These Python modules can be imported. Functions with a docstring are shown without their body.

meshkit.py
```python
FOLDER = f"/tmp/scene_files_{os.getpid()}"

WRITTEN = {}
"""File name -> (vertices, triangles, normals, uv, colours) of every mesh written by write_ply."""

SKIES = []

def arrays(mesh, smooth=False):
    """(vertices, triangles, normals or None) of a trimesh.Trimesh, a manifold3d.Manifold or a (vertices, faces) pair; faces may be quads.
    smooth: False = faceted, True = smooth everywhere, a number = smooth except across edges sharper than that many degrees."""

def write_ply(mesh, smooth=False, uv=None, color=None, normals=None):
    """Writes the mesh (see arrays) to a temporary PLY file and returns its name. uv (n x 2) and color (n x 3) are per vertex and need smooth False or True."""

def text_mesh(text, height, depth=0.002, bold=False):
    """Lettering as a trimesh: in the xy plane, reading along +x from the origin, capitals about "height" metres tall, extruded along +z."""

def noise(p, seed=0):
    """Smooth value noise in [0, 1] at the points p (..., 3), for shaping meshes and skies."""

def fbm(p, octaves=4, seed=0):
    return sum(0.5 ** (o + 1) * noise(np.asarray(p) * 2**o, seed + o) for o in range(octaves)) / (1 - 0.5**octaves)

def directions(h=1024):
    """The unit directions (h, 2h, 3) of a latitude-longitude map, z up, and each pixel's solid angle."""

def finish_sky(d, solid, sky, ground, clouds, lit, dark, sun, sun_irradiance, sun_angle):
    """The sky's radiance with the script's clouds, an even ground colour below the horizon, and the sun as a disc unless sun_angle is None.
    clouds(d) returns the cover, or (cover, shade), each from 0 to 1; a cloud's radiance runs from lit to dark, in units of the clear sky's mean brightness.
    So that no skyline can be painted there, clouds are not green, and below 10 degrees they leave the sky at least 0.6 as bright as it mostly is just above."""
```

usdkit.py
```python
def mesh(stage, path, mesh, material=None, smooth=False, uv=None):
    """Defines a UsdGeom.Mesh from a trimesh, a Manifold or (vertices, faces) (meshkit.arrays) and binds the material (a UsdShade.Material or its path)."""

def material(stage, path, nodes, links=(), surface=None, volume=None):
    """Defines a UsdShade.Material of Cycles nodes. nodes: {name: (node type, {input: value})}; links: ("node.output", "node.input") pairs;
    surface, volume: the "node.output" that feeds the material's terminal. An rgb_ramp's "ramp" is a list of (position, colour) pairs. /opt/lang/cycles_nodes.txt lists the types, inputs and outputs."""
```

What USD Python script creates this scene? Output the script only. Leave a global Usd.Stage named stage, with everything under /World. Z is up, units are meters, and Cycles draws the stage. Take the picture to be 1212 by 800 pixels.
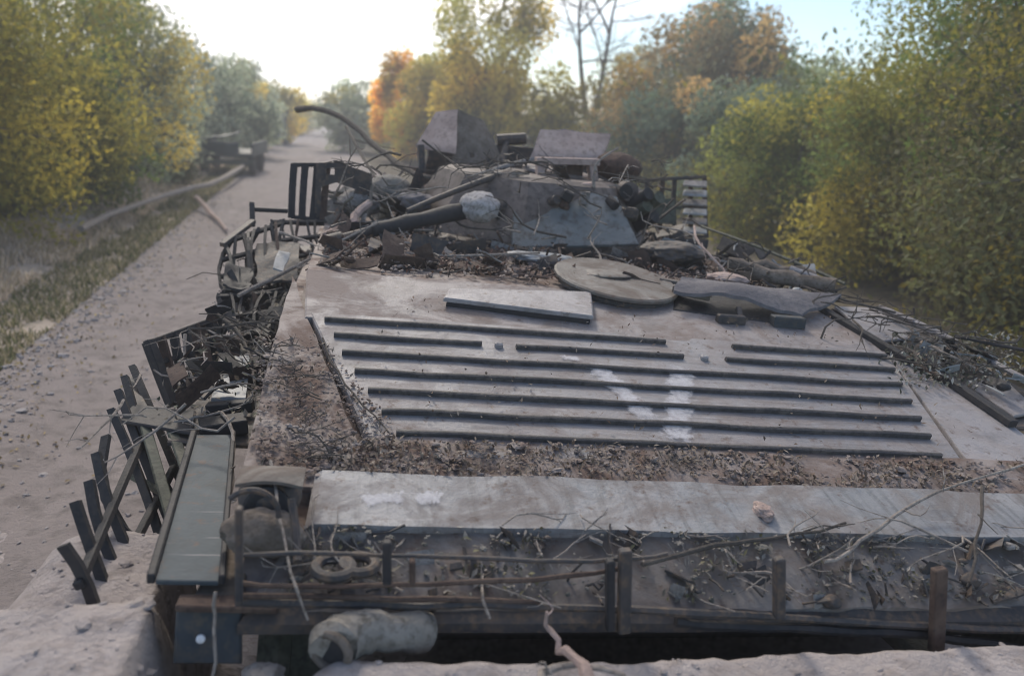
import math, re
import numpy as np, trimesh, usdkit
from meshkit import noise, fbm
from pxr import Usd, UsdGeom, UsdLux, UsdShade, Gf, Sdf, Vt

stage = Usd.Stage.CreateInMemory()
UsdGeom.SetStageUpAxis(stage, 'Z'); UsdGeom.SetStageMetersPerUnit(stage, 1.0)
UsdGeom.Xform.Define(stage, '/World'); UsdGeom.Scope.Define(stage, '/World/Looks')

# ------------------------------------------------------------------ camera
PW, PH, F = 1212.0, 800.0, 951.0
CAM = np.array([0.0, -1.9, 2.33]); YAW, PITCH, ROLL = 10.5, 14.9, 3.0
EXPOSURE = 0.86
def _axes(yaw, pitch, roll):
    y, p, r = np.radians([yaw, pitch, roll])
    f = np.array([math.sin(y)*math.cos(p), math.cos(y)*math.cos(p), -math.sin(p)])
    r0 = np.array([math.cos(y), -math.sin(y), 0]); u0 = np.cross(r0, f)
    return math.cos(r)*r0 + math.sin(r)*u0, -math.sin(r)*r0 + math.cos(r)*u0, f
RT, UP, FW = _axes(YAW, PITCH, ROLL)
cam = UsdGeom.Camera.Define(stage, '/World/camera')
cam.CreateHorizontalApertureAttr(36.0); cam.CreateVerticalApertureAttr(36.0*675/1024)
cam.CreateFocalLengthAttr(36.0*F/PW); cam.CreateClippingRangeAttr(Gf.Vec2f(0.05, 5000))
cam.CreateFStopAttr(1.5); cam.CreateFocusDistanceAttr(3.4)
cam.CreateExposureAttr(EXPOSURE)
m4 = Gf.Matrix4d(*RT, 0, *UP, 0, *(-FW), 0, *CAM, 1)
cam.AddTransformOp().Set(m4)

# ------------------------------------------------------------------ sky and sun
SUN_EL, SUN_AZ = math.radians(42), math.radians(-9)       # azimuth from +y towards +x
SKY = 0.09; HAZE = 0.0028
SD = (math.sin(SUN_AZ)*math.cos(SUN_EL), math.cos(SUN_AZ)*math.cos(SUN_EL), math.sin(SUN_EL))
usdkit.material(stage, '/World/Looks/sky', {       # thin white cloud, thickest round the veiled sun, blue elsewhere
    'tc': ('texture_coordinate', {}),
    'mp': ('mapping', {'scale': (1.0, 1.0, 2.2)}),
    'n': ('noise_texture', {'scale': 1.9, 'detail': 5.0, 'roughness': 0.55, 'distortion': 0.3}),
    'dot': ('vector_math', {'math_type': 'dot_product', 'vector2': SD}),
    'gl': ('map_range', {'from_min': 0.69, 'from_max': 0.84, 'to_min': -0.34, 'to_max': 0.62, 'clamp': True}),
    'ad': ('math', {'math_type': 'add'}),
    'r': ('rgb_ramp', {'ramp': [(0.44, (0.04, 0.04, 0.04)), (0.82, (1, 1, 1))]}),
    's': ('sky_texture', {'sky_type': 'single_scattering', 'sun_disc': False, 'sun_elevation': SUN_EL, 'sun_rotation': SUN_AZ, 'altitude': 100.0, 'air_density': 1.2, 'aerosol_density': 0.4, 'ozone_density': 5.0}),
    'm': ('mix_color', {'b': (11.9, 11.5, 11.3)}),
    'bg': ('background_shader', {'strength': SKY}),
}, [('tc.generated', 'mp.vector'), ('mp.vector', 'n.vector'), ('tc.generated', 'dot.vector1'), ('dot.value', 'gl.value'), ('gl.result', 'ad.value1'), ('n.fac', 'ad.value2'), ('ad.value', 'r.fac'), ('r.color', 'm.fac'), ('s.color', 'm.a'), ('m.result', 'bg.color')], surface='bg.background')
sky = UsdLux.DomeLight.Define(stage, '/World/sky')
UsdShade.MaterialBindingAPI.Apply(sky.GetPrim()).Bind(UsdShade.Material.Get(stage, '/World/Looks/sky'))
sky.GetPrim().SetCustomDataByKey('kind', 'structure')
sun = UsdLux.DistantLight.Define(stage, '/World/sun')
sun.CreateIntensityAttr(0.4); sun.CreateAngleAttr(10.0); sun.CreateNormalizeAttr(True); sun.CreateColorAttr(Gf.Vec3f(1.0, 0.90, 0.77))
sun.AddRotateXYZOp().Set(Gf.Vec3f(90 - math.degrees(SUN_EL), 0, 180 - math.degrees(SUN_AZ)))

# ------------------------------------------------------------------ the leaning vehicle's frame: x across, y from nose to tail, z up
a = math.radians(3.5)
VM = np.array([[math.cos(a), 0, math.sin(a)], [0, 1, 0], [-math.sin(a), 0, math.cos(a)]])
VT = np.array([1.148, 0, 0])
def ray(px, py): return (px-PW/2)/F*RT - (py-PH/2)/F*UP + FW
CL = VM.T @ (CAM - VT)
def P(px, py, Y):                      # hull frame point at depth Y on the sight line
    d = VM.T @ ray(px, py); return CL + (Y-CL[1])/d[1]*d
def G(px, py, h=0.0, s=0.194, z0=0.98):   # hull frame point on the sloping front plate, h above it
    d = VM.T @ ray(px, py); n = np.array([0, -s, 1.0]); t = (z0+h-n@CL)/(n@d); return CL + t*d
def Z(px, py, z): return G(px, py, 0, 0, z)
def Wd(p): return np.asarray(p, float) @ VM.T + VT       # hull frame -> world
def gnd(px, py, z=0.0):
    d = ray(px, py); return CAM + (z-CAM[2])/d[2]*d

# ------------------------------------------------------------------ naming and tagging
_used, _loc = {}, {}
def numbered(parent, name):
    k = (parent, name); n = _used.get(k, 0); _used[k] = n+1
    return f'{parent}/{name}' if n == 0 else f'{parent}/{name}_{n:03d}'
def tag(prim, label=None, cat=None, group=None, kind=None):
    prim = prim.GetPrim() if hasattr(prim, 'GetPrim') else prim
    for k, v in (('label', label), ('category', cat), ('group', group), ('kind', kind)):
        if v: prim.SetCustomDataByKey(k, v)
    return prim
def thing(name, label, cat, loc=(0, 0, 0), group=None):
    p = numbered('/World', name); x = UsdGeom.Xform.Define(stage, p)
    x.AddTranslateOp().Set(Gf.Vec3d(*map(float, loc))); _loc[p] = np.asarray(loc, float)
    tag(x, label, cat, group); return p
def obj(name, mesh, mat, parent=None, smooth=35, color=None, label=None, cat=None, group=None, kind=None):
    par = parent or '/World'; p = numbered(par, name); off = _loc.get(par, np.zeros(3)); _loc[p] = off
    if isinstance(mesh, tuple): v, f = mesh; v = np.asarray(v)-off; mesh = (v, f)
    else: mesh = mesh.copy(); mesh.apply_translation(-off)
    g = usdkit.mesh(stage, p, mesh, M[mat], smooth=False if color is not None else smooth)
    if color is not None:
        UsdGeom.PrimvarsAPI(g).CreatePrimvar('tone', Sdf.ValueTypeNames.Color3fArray, 'vertex').Set(Vt.Vec3fArray.FromNumpy(np.asarray(color, np.float32)))
    tag(g, label, cat, group, kind); return p
cat_ = trimesh.util.concatenate

# ------------------------------------------------------------------ shapes
def tube(pts, r0, r1=None, sides=8, wob=0.0, seed=0, sub=1):
    pts = np.asarray(pts, float); r1 = r0 if r1 is None else r1
    if sub > 1:
        t = np.linspace(0, len(pts)-1, (len(pts)-1)*sub+1)
        if len(pts) > 2:
            from scipy.interpolate import CubicSpline
            pts = CubicSpline(np.arange(len(pts)), pts)(t)
        else:
            pts = np.stack([np.interp(t, np.arange(len(pts)), pts[:, k]) for k in range(3)], 1)
    rg = np.random.default_rng(seed); n = len(pts)
    if wob: pts = pts + rg.normal(0, wob, pts.shape)*np.r_[0, np.ones(n-1)][:, None]
    tan = np.gradient(pts, axis=0); tan /= np.linalg.norm(tan, axis=1)[:, None]+1e-9
    u = np.cross(tan[0], [0.3, 0.1, 1.0] if abs(tan[0][2]) < .9 else [1.0, 0, 0]); u /= np.linalg.norm(u)
    V = []
    for i in range(n):
        u = u - tan[i]*(u@tan[i]); u /= np.linalg.norm(u)+1e-9; w = np.cross(tan[i], u)
        r = r0+(r1-r0)*i/max(n-1, 1)
        if wob: r *= rg.uniform(.85, 1.15)
        th = np.arange(sides)/sides*2*np.pi
        V.append(pts[i]+r*(np.cos(th)[:, None]*u+np.sin(th)[:, None]*w))
    V = np.vstack(V+[pts[:1], pts[-1:]]); f = []
    for i in range(n-1):
        for k in range(sides):
            b, c = i*sides+k, i*sides+(k+1) % sides
            f += [[b, c, c+sides], [b, c+sides, b+sides]]
    c0, c1 = n*sides, n*sides+1
    for k in range(sides):
        f += [[c0, (k+1) % sides, k], [c1, (n-1)*sides+k, (n-1)*sides+(k+1) % sides]]
    return trimesh.Trimesh(V, f, process=False)
def slab(top, t, bev=0.006, nrm=None, size=None, amp=0.0, freq=6.0, seed=0):
    """A plate: its top outline (any planar polygon), thickness t below it, a bevelled upper edge; size subdivides it and amp dents it."""
    top = np.asarray(top, float); c = top.mean(0)
    n = nrm if nrm is not None else np.cross(top[1]-top[0], top[2]-top[0]); n = np.asarray(n)/np.linalg.norm(n)
    if nrm is None and n[2] < 0: n = -n
    if np.cross(top[1]-top[0], top[2]-top[1])@n < 0: top = top[::-1]
    ins = top+(c-top)/np.linalg.norm(c-top, axis=1)[:, None]*bev*1.4
    k = len(top); V = np.vstack([top-n*t, top-n*bev, ins, [ins.mean(0)], [(top-n*t).mean(0)]]); f = []
    for i in range(k):
        j = (i+1) % k
        for b in (0, k): f += [[b+i, b+j, b+k+j], [b+i, b+k+j, b+k+i]]
        f += [[3*k, 2*k+i, 2*k+j], [3*k+1, j, i]]
    m = trimesh.Trimesh(V, f, process=False)
    return rough(m, size, amp, freq, seed) if size else m
def rough(m, size, amp, freq=6.0, seed=0):
    v, f = trimesh.remesh.subdivide_to_size(m.vertices, m.faces, size, max_iter=12)
    m = trimesh.Trimesh(v, f); m.merge_vertices()
    p = m.vertices*freq
    d = np.stack([fbm(p+7.3*k, 3, seed+k)-.5 for k in range(3)], 1)
    m.vertices = m.vertices+2*amp*d
    return m
def sheetpatch(corners, nx, ny, th, amp, freq, seed, bow=0.0):
    c = [np.asarray(q, float) for q in corners]; U, V_ = np.meshgrid(np.linspace(0, 1, nx), np.linspace(0, 1, ny)); U, V_ = U[..., None], V_[..., None]
    S = c[0]*(1-U)*(1-V_)+c[1]*U*(1-V_)+c[2]*U*V_+c[3]*(1-U)*V_
    S = S+np.array([0, 0, 1.0])*(bow*np.sin(np.pi*U)*np.sin(np.pi*(.25+.75*V_)))
    q = S.reshape(-1, 3); q = q+amp*2*np.stack([fbm(q*freq+k*9+seed, 3, seed+k)-.5 for k in range(3)], 1)
    n = nx*ny; i = (np.arange(ny-1)[:, None]*nx+np.arange(nx-1)).ravel(); f = np.stack([i, i+1, i+nx+1, i+nx], 1)
    lo = q-[0, 0, th]; ring = np.r_[np.arange(nx), np.arange(1, ny)*nx+nx-1, (ny-1)*nx+np.arange(nx-2, -1, -1), np.arange(ny-2, 0, -1)*nx]
    r2 = np.roll(ring, -1); f = np.vstack([f, f[:, ::-1]+n, np.stack([ring, ring+n, r2+n, r2], 1)])
    v, f3, _ = usdkit.meshkit.arrays((np.vstack([q, lo]), f)); m = trimesh.Trimesh(v, f3, process=False); m.fix_normals(); return m
def box(c, e, R=None, bev=0.006):
    e = np.asarray(e, float)/2; b = min(bev, e.min()*.6)
    V = []
    for s in np.array(np.meshgrid([-1, 1], [-1, 1], [-1, 1])).T.reshape(-1, 3):
        for k in range(3):
            q = s*(e-b); q[k] = s[k]*e[k]; V.append(q)
    m = trimesh.convex.convex_hull(np.array(V))
    if R is not None: m.apply_transform(np.vstack([np.c_[R, [0, 0, 0]], [0, 0, 0, 1]]))
    m.apply_translation(c); return m
def bar(p, q, w, h, up=(0, 0, 1), bev=0.004):
    p, q = np.asarray(p, float), np.asarray(q, float); d = q-p; L = np.linalg.norm(d); d /= L
    s = np.cross(d, up); s /= np.linalg.norm(s); u = np.cross(s, d)
    return box((p+q)/2, (L, w, h), np.stack([d, s, u], 1), bev)
def prism_x(yz, x0, x1):
    """Extrudes a (y, z) outline along x."""
    from shapely.geometry import Polygon
    m = trimesh.creation.extrude_polygon(Polygon(yz), x1-x0, engine='earcut')
    v = m.vertices.copy(); m.vertices = np.stack([v[:, 2]+x0, v[:, 0], v[:, 1]], 1); m.fix_normals(); return m
def lump(c, e, seed=0, amp=.25, freq=1.6, sub=3):
    m = trimesh.creation.icosphere(sub); n = fbm(m.vertices*freq+seed*3.1, 4, seed)-.5
    m.vertices = m.vertices*(1+2*amp*n)[:, None]*np.asarray(e)+np.asarray(c); return m
def disc(c, r, t, n, sides=28, bev=0.01):
    n = np.asarray(n, float)/np.linalg.norm(n); u = np.cross(n, [1, 0, 0]); u /= np.linalg.norm(u); w = np.cross(n, u)
    th = np.arange(sides)/sides*2*np.pi
    return slab(np.asarray(c)+r*(np.cos(th)[:, None]*u+np.sin(th)[:, None]*w), t, bev, n)

# ------------------------------------------------------------------ materials
M = {}
def mk(name, c1, c2, c3=None, scale=5.0, rough_=0.8, bump=0.3, bscale=40.0, thr=(0.4, 0.62), spec=0.3, metal=0.0, dist=0.02, stretch=(1, 1, 1)):
    """Two or three tones mixed by noise at two sizes, with fine relief."""
    c3 = c3 or tuple(.8*x for x in c1)
    M[name] = usdkit.material(stage, '/World/Looks/'+name, {
        'g': ('geometry', {}), 'mp': ('mapping', {'scale': stretch}),
        'n1': ('noise_texture', {'scale': scale, 'detail': 6.0, 'roughness': 0.6, 'distortion': 0.4}),
        'r1': ('rgb_ramp', {'ramp': [(thr[0], (0, 0, 0)), (thr[1], (1, 1, 1))]}),
        'n2': ('noise_texture', {'scale': scale*4.7, 'detail': 5.0, 'roughness': 0.65}),
        'r2': ('rgb_ramp', {'ramp': [(0.48, (0, 0, 0)), (0.66, (1, 1, 1))]}),
        'm1': ('mix_color', {'a': c1, 'b': c2}), 'm2': ('mix_color', {'b': c3}),
        'n3': ('noise_texture', {'scale': bscale, 'detail': 6.0, 'roughness': 0.7}),
        'b': ('bump', {'strength': bump, 'distance': dist}),
        'p': ('principled_bsdf', {'roughness': rough_, 'metallic': metal, 'specular_ior_level': spec}),
    }, [('g.position', 'mp.vector'), ('mp.vector', 'n1.vector'), ('mp.vector', 'n2.vector'), ('mp.vector', 'n3.vector'), ('n1.fac', 'r1.fac'), ('n2.fac', 'r2.fac'), ('r1.color', 'm1.fac'), ('m1.result', 'm2.a'), ('r2.color', 'm2.fac'),
        ('n3.fac', 'b.height'), ('b.normal', 'p.normal'), ('m2.result', 'p.base_color')], surface='p.BSDF')
def plate(name, c1, c2, dirt, k=.62, rough_=.68, stretch=(1, 1, 1), seed=0.0):
    """Worn paint: two tones, brown dirt lying in broad patches, rust freckles, dark grime streaks and pale scratches."""
    M[name] = usdkit.material(stage, '/World/Looks/'+name, {
        'g': ('geometry', {}), 'mp': ('mapping', {'location': (seed, seed, 0)}), 'ms': ('mapping', {'location': (seed, 0, 0), 'scale': stretch}), 'mq': ('mapping', {'scale': (3.0, 55.0, 30.0), 'rotation': (0, 0, .6)}),
        'n1': ('noise_texture', {'scale': 2.2, 'detail': 8.0, 'roughness': .62, 'distortion': .6}), 'r1': ('rgb_ramp', {'ramp': [(.38, (0, 0, 0)), (.64, (1, 1, 1))]}),
        'nd': ('noise_texture', {'scale': 3.1, 'detail': 9.0, 'roughness': .68, 'distortion': 1.1}), 'rd': ('rgb_ramp', {'ramp': [(.44, (0, 0, 0)), (.60, (k, k, k))]}),
        'nk': ('noise_texture', {'scale': 17.0, 'detail': 6.0, 'roughness': .7}), 'rk': ('rgb_ramp', {'ramp': [(.57, (0, 0, 0)), (.68, (.75, .75, .75))]}),
        'ns': ('noise_texture', {'scale': 5.0, 'detail': 5.0, 'roughness': .6}), 'rs': ('rgb_ramp', {'ramp': [(.50, (0, 0, 0)), (.72, (.7, .7, .7))]}),
        'nq': ('noise_texture', {'scale': 1.0, 'detail': 3.0, 'roughness': .5}), 'rq': ('rgb_ramp', {'ramp': [(.66, (0, 0, 0)), (.72, (.5, .5, .5))]}),
        'm1': ('mix_color', {'a': c1, 'b': c2}), 'm2': ('mix_color', {'b': dirt}), 'm3': ('mix_color', {'b': (.085, .05, .036)}), 'm4': ('mix_color', {'b': tuple(.35*x for x in c1)}), 'm5': ('mix_color', {'b': (.36, .34, .34)}),
        'nb': ('noise_texture', {'scale': 46.0, 'detail': 7.0, 'roughness': .72}), 'b': ('bump', {'strength': .35, 'distance': .018}),
        'rr': ('map_range', {'from_min': 0.0, 'from_max': 1.0, 'to_min': rough_-.14, 'to_max': .96, 'clamp': True}),
        'p': ('principled_bsdf', {'specular_ior_level': .35})},
        [('g.position', 'mp.vector'), ('g.position', 'ms.vector'), ('g.position', 'mq.vector'), ('mp.vector', 'n1.vector'), ('mp.vector', 'nd.vector'), ('mp.vector', 'nk.vector'), ('ms.vector', 'ns.vector'), ('mq.vector', 'nq.vector'), ('mp.vector', 'nb.vector'),
         ('n1.fac', 'r1.fac'), ('nd.fac', 'rd.fac'), ('nk.fac', 'rk.fac'), ('ns.fac', 'rs.fac'), ('nq.fac', 'rq.fac'), ('r1.color', 'm1.fac'), ('m1.result', 'm4.a'), ('rs.color', 'm4.fac'), ('m4.result', 'm5.a'), ('rq.color', 'm5.fac'), ('m5.result', 'm2.a'), ('rd.color', 'm2.fac'), ('m2.result', 'm3.a'), ('rk.color', 'm3.fac'),
         ('rd.color', 'rr.value'), ('rr.result', 'p.roughness'), ('nb.fac', 'b.height'), ('b.normal', 'p.normal'), ('m3.result', 'p.base_color')], surface='p.BSDF')
plate('hull_paint', (.20, .182, .182), (.26, .228, .218), (.17, .128, .108), .75, seed=1.3)
plate('hull_dirt', (.19, .156, .142), (.24, .202, .186), (.125, .082, .064), .9, .8, seed=7.1)
plate('ribbed_paint', (.19, .185, .194), (.25, .235, .235), (.18, .140, .122), .5, .6, (.6, 6, 6), 3.3)
plate('nose_paint', (.19, .196, .204), (.265, .256, .256), (.15, .122, .108), .72, .6, (6, .6, .6), 5.2)
plate('pale_panel', (.235, .222, .226), (.29, .27, .27), (.19, .155, .14), .5, .6, seed=9.4)
plate('blue_panel', (.028, .046, .060), (.040, .060, .074), (.06, .06, .06), .2, .75, seed=4.4)
plate('nose_low', (.15, .132, .122), (.205, .185, .172), (.115, .086, .07), .8, .85, seed=6.6)
plate('hatch_paint', (.105, .096, .086), (.14, .125, .112), (.10, .072, .058), .7, .7, seed=2.2)
mk('rib_shade', (.045, .043, .046), (.085, .075, .07), (.03, .028, .028), 9, .6)  # dark tone paints in the shadow line along each rib lip
mk('dark_steel', (.03, .03, .033), (.06, .05, .047), (.10, .07, .05), 7, .6)
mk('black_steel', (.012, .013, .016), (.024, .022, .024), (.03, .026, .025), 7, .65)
mk('lower_paint', (.03, .038, .045), (.05, .052, .055), (.075, .062, .05), 5, .7)
mk('rust', (.062, .04, .032), (.095, .066, .052), (.04, .028, .025), 8, .9, .5)
mk('rust_dark', (.05, .03, .024), (.085, .052, .04), (.03, .02, .018), 8, .9, .5)
mk('green_steel', (.05, .058, .043), (.085, .085, .065), (.032, .035, .027), 8, .7)
mk('grey_panel', (.20, .215, .225), (.255, .262, .27), (.15, .155, .155), 4, .5, .15)
mk('turret_paint', (.085, .068, .062), (.14, .115, .105), (.048, .038, .034), 3.6, .65)
mk('plate_blue', (.105, .115, .12), (.155, .158, .158), (.075, .07, .066), 3.6, .6)
mk('canvas', (.19, .178, .172), (.26, .24, .225), (.11, .10, .09), 9, .95, .6, 70)
mk('pale_cover', (.30, .285, .285), (.38, .36, .355), (.18, .17, .165), 9, .95, .6, 70)
mk('roll_cloth', (.19, .175, .155), (.25, .23, .205), (.12, .108, .092), 8, .95, .6, 60)
mk('brown_canvas', (.12, .098, .082), (.18, .15, .128), (.10, .08, .062), 9, .95, .6, 70)
mk('pink_dust', (.31, .232, .205), (.38, .295, .262), (.24, .18, .155), 5, .95, .5, 50)
mk('tarp', (.115, .112, .10), (.165, .152, .138), (.07, .066, .056), 6, .8, .4, 60)
mk('white_paint', (.66, .65, .66), (.72, .71, .71), (.5, .49, .48), 14, .8)
mk('cloth_grey', (.105, .098, .105), (.165, .152, .155), (.10, .095, .105), 6, .9, .4)
mk('bark', (.105, .088, .075), (.15, .128, .11), (.07, .058, .048), 12, .95, .7, 40, stretch=(1, 1, .3))
mk('pale_wood', (.20, .172, .15), (.27, .238, .21), (.12, .10, .085), 14, .9, .5)
mk('dark_wood', (.055, .046, .04), (.085, .072, .062), (.05, .043, .037), 14, .9, .5)
mk('road', (.195, .168, .160), (.245, .213, .202), (.145, .125, .118), 1.1, .95, .7, 35, dist=.03, thr=(.35, .68))
mk('bank_soil', (.35, .308, .292), (.41, .365, .35), (.26, .226, .212), 2.4, .95, .8, 45, dist=.03)
mk('soil', (.075, .062, .042), (.12, .10, .066), (.05, .042, .03), .8, .98, .8, 12, dist=.05)
mk('verge_soil', (.34, .285, .235), (.43, .365, .31), (.20, .175, .13), .9, .98, .8, 14, dist=.05)
mk('stone', (.24, .22, .22), (.32, .30, .29), (.16, .145, .14), 10, .9)
mk('truck_paint', (.03, .04, .04), (.05, .062, .06), (.02, .024, .024), 2, .6)
mk('lens_glass', (.25, .25, .25), (.30, .30, .30), (.2, .2, .2), 3, .12, .0, spec=.6)
def leafmat(name, trans=.35):
    M[name] = usdkit.material(stage, '/World/Looks/'+name, {
        'at': ('attribute', {'attribute': 'tone'}), 'd': ('principled_bsdf', {'roughness': .62, 'specular_ior_level': .22}), 't': ('translucent_bsdf', {}), 'mx': ('mix_closure', {'fac': trans})},
        [('at.color', 'd.base_color'), ('at.color', 't.color'), ('d.BSDF', 'mx.closure1'), ('t.BSDF', 'mx.closure2')], surface='mx.closure')
leafmat('leaf', .48); leafmat('dry_leaf', .1)
# white paint daubed thinly: worn away in patches
M['daub'] = usdkit.material(stage, '/World/Looks/daub', {
    'g': ('geometry', {}), 'at': ('attribute', {'attribute': 'tone'}), 'n': ('noise_texture', {'scale': 34.0, 'detail': 8.0, 'roughness': .75}),
    'w': ('math', {'math_type': 'multiply', 'value2': .36}), 'ad': ('math', {'math_type': 'add'}), 'r': ('rgb_ramp', {'ramp': [(.56, (0, 0, 0)), (.98, (.6, .6, .6))]}),
    'p': ('principled_bsdf', {'base_color': (.56, .55, .58), 'roughness': .85}), 't': ('transparent_bsdf', {}), 'mx': ('mix_closure', {})},
    [('g.position', 'n.vector'), ('at.fac', 'w.value1'), ('w.value', 'ad.value1'), ('n.fac', 'ad.value2'), ('ad.value', 'r.fac'), ('r.color', 'mx.fac'), ('t.BSDF', 'mx.closure1'), ('p.BSDF', 'mx.closure2')], surface='mx.closure')

# ------------------------------------------------------------------ ground, road, verge, bank
def sheet(x0, x1, y0, y1, nx, ny, hf, ys=None, xf=None):
    xs, ysv = np.linspace(x0, x1, nx), (np.linspace(y0, y1, ny) if ys is None else ys)
    X, Y = np.meshgrid(xs, ysv); 
    if xf is not None: X = X+xf(Y)
    Zz = hf(X, Y); V = np.stack([X, Y, Zz], -1).reshape(-1, 3); i = np.arange(len(ysv)-1)[:, None]*nx+np.arange(nx-1)
    i = i.ravel(); return (V, np.stack([i, i+1, i+nx+1, i+nx], 1))
edge = lambda Y: -2.95-0.064*np.asarray(Y, float)              # the road's left edge
far = np.concatenate([np.linspace(-6, 20, 150), np.geomspace(20.3, 400, 90)])
obj('ground', sheet(-600, 600, -40, 1500, 61, 120, lambda X, Y: -.16+0*X), 'soil', kind='structure', smooth=False)
def road_h(X, Y):
    u = X-edge(Y); p = np.stack([X*1.3, Y*.9, 0*X], -1)
    return .05*(fbm(p, 4, 3)-.5)-.055*np.exp(-((u-1.2+.12*np.sin(Y*.35))/.32)**2)-.055*np.exp(-((u-3.0+.12*np.sin(Y*.35))/.32)**2)+.04*np.exp(-((u-2.3)/.5)**2)-.10*np.clip(.12-u, 0, .12)/.12+.02*(fbm(p*5, 3, 9)-.5)
obj('road', sheet(0, 5.5, 0, 0, 90, 0, road_h, far, edge), 'road', kind='structure', smooth=True)
def verge_h(X, Y):
    u = edge(Y)-X; p = np.stack([X*1.1, Y*.8, 0*X], -1)
    return -.06+.30*np.exp(-((u-1.9)/.55)**2)*(.55+.9*fbm(p, 3, 5))+.10*(fbm(p*2, 3, 6)-.5)+.10*np.clip(u/6, 0, 1)
obj('verge', sheet(-9, .05, 0, 0, 90, 0, verge_h, far, edge), 'verge_soil', kind='structure', smooth=True)
def right_h(X, Y):
    p = np.stack([X*.8, Y*.8, 0*X], -1); u = X-edge(Y)-5.5
    return -.04+.2*(fbm(p, 4, 11)-.5)+.03*np.clip(u-1, 0, 8)
obj('verge_right', sheet(5.45, 20, 0, 0, 80, 0, right_h, far, edge), 'soil', kind='structure', smooth=True)
def bank_h(X, Y):
    L_ = X-VT[0]
    sm = lambda a, b, t: (lambda q: q*q*(3-2*q))(np.clip((t-a)/(b-a), 0, 1))
    p = np.stack([X*2.1, Y*2.1, 0*X], -1); w = .22*(fbm(p, 3, 21)-.5)
    front = (.95-.060*L_)*np.exp(-(np.clip(Y+.10+w*.4, 0, 9)/.17)**2)*sm(-2.2, -.35, Y)*sm(-1.9, -1.2, L_)
    left = (1.03+w*.4)*np.exp(-(np.clip(Y-.20+w*.5, 0, 9)/.30)**2)*sm(-2.3, -.1, Y)*sm(-1.60+w*.5, -1.75+w*.5, L_)*sm(-5.2, -2.5, L_+w*2)
    side = (.93+w*.5)*sm(-1.70, -1.78, L_)*sm(-2.75+w, -2.15+w, L_)*sm(1.25+w, .70+w, Y)*sm(-2.2, -.1, Y)
    foot = .45*np.exp(-((L_+2.2)/.7)**2)*sm(1.9, .6, Y)*sm(-1.8, -.2, Y)
    h = np.maximum(np.maximum(front, left), np.maximum(side, foot))
    return h+.04*(fbm(p*1.7, 4, 22)-.5)*np.clip(h*4, 0, 1)+.016*(fbm(p*7, 3, 23)-.5)+.012*(fbm(p*22, 3, 24)-.5)-.04
obj('dirt_bank', sheet(-4.6, 4.6, -2.6, 2.6, 420, 250, bank_h), 'bank_soil', kind='structure', smooth=True)

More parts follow.
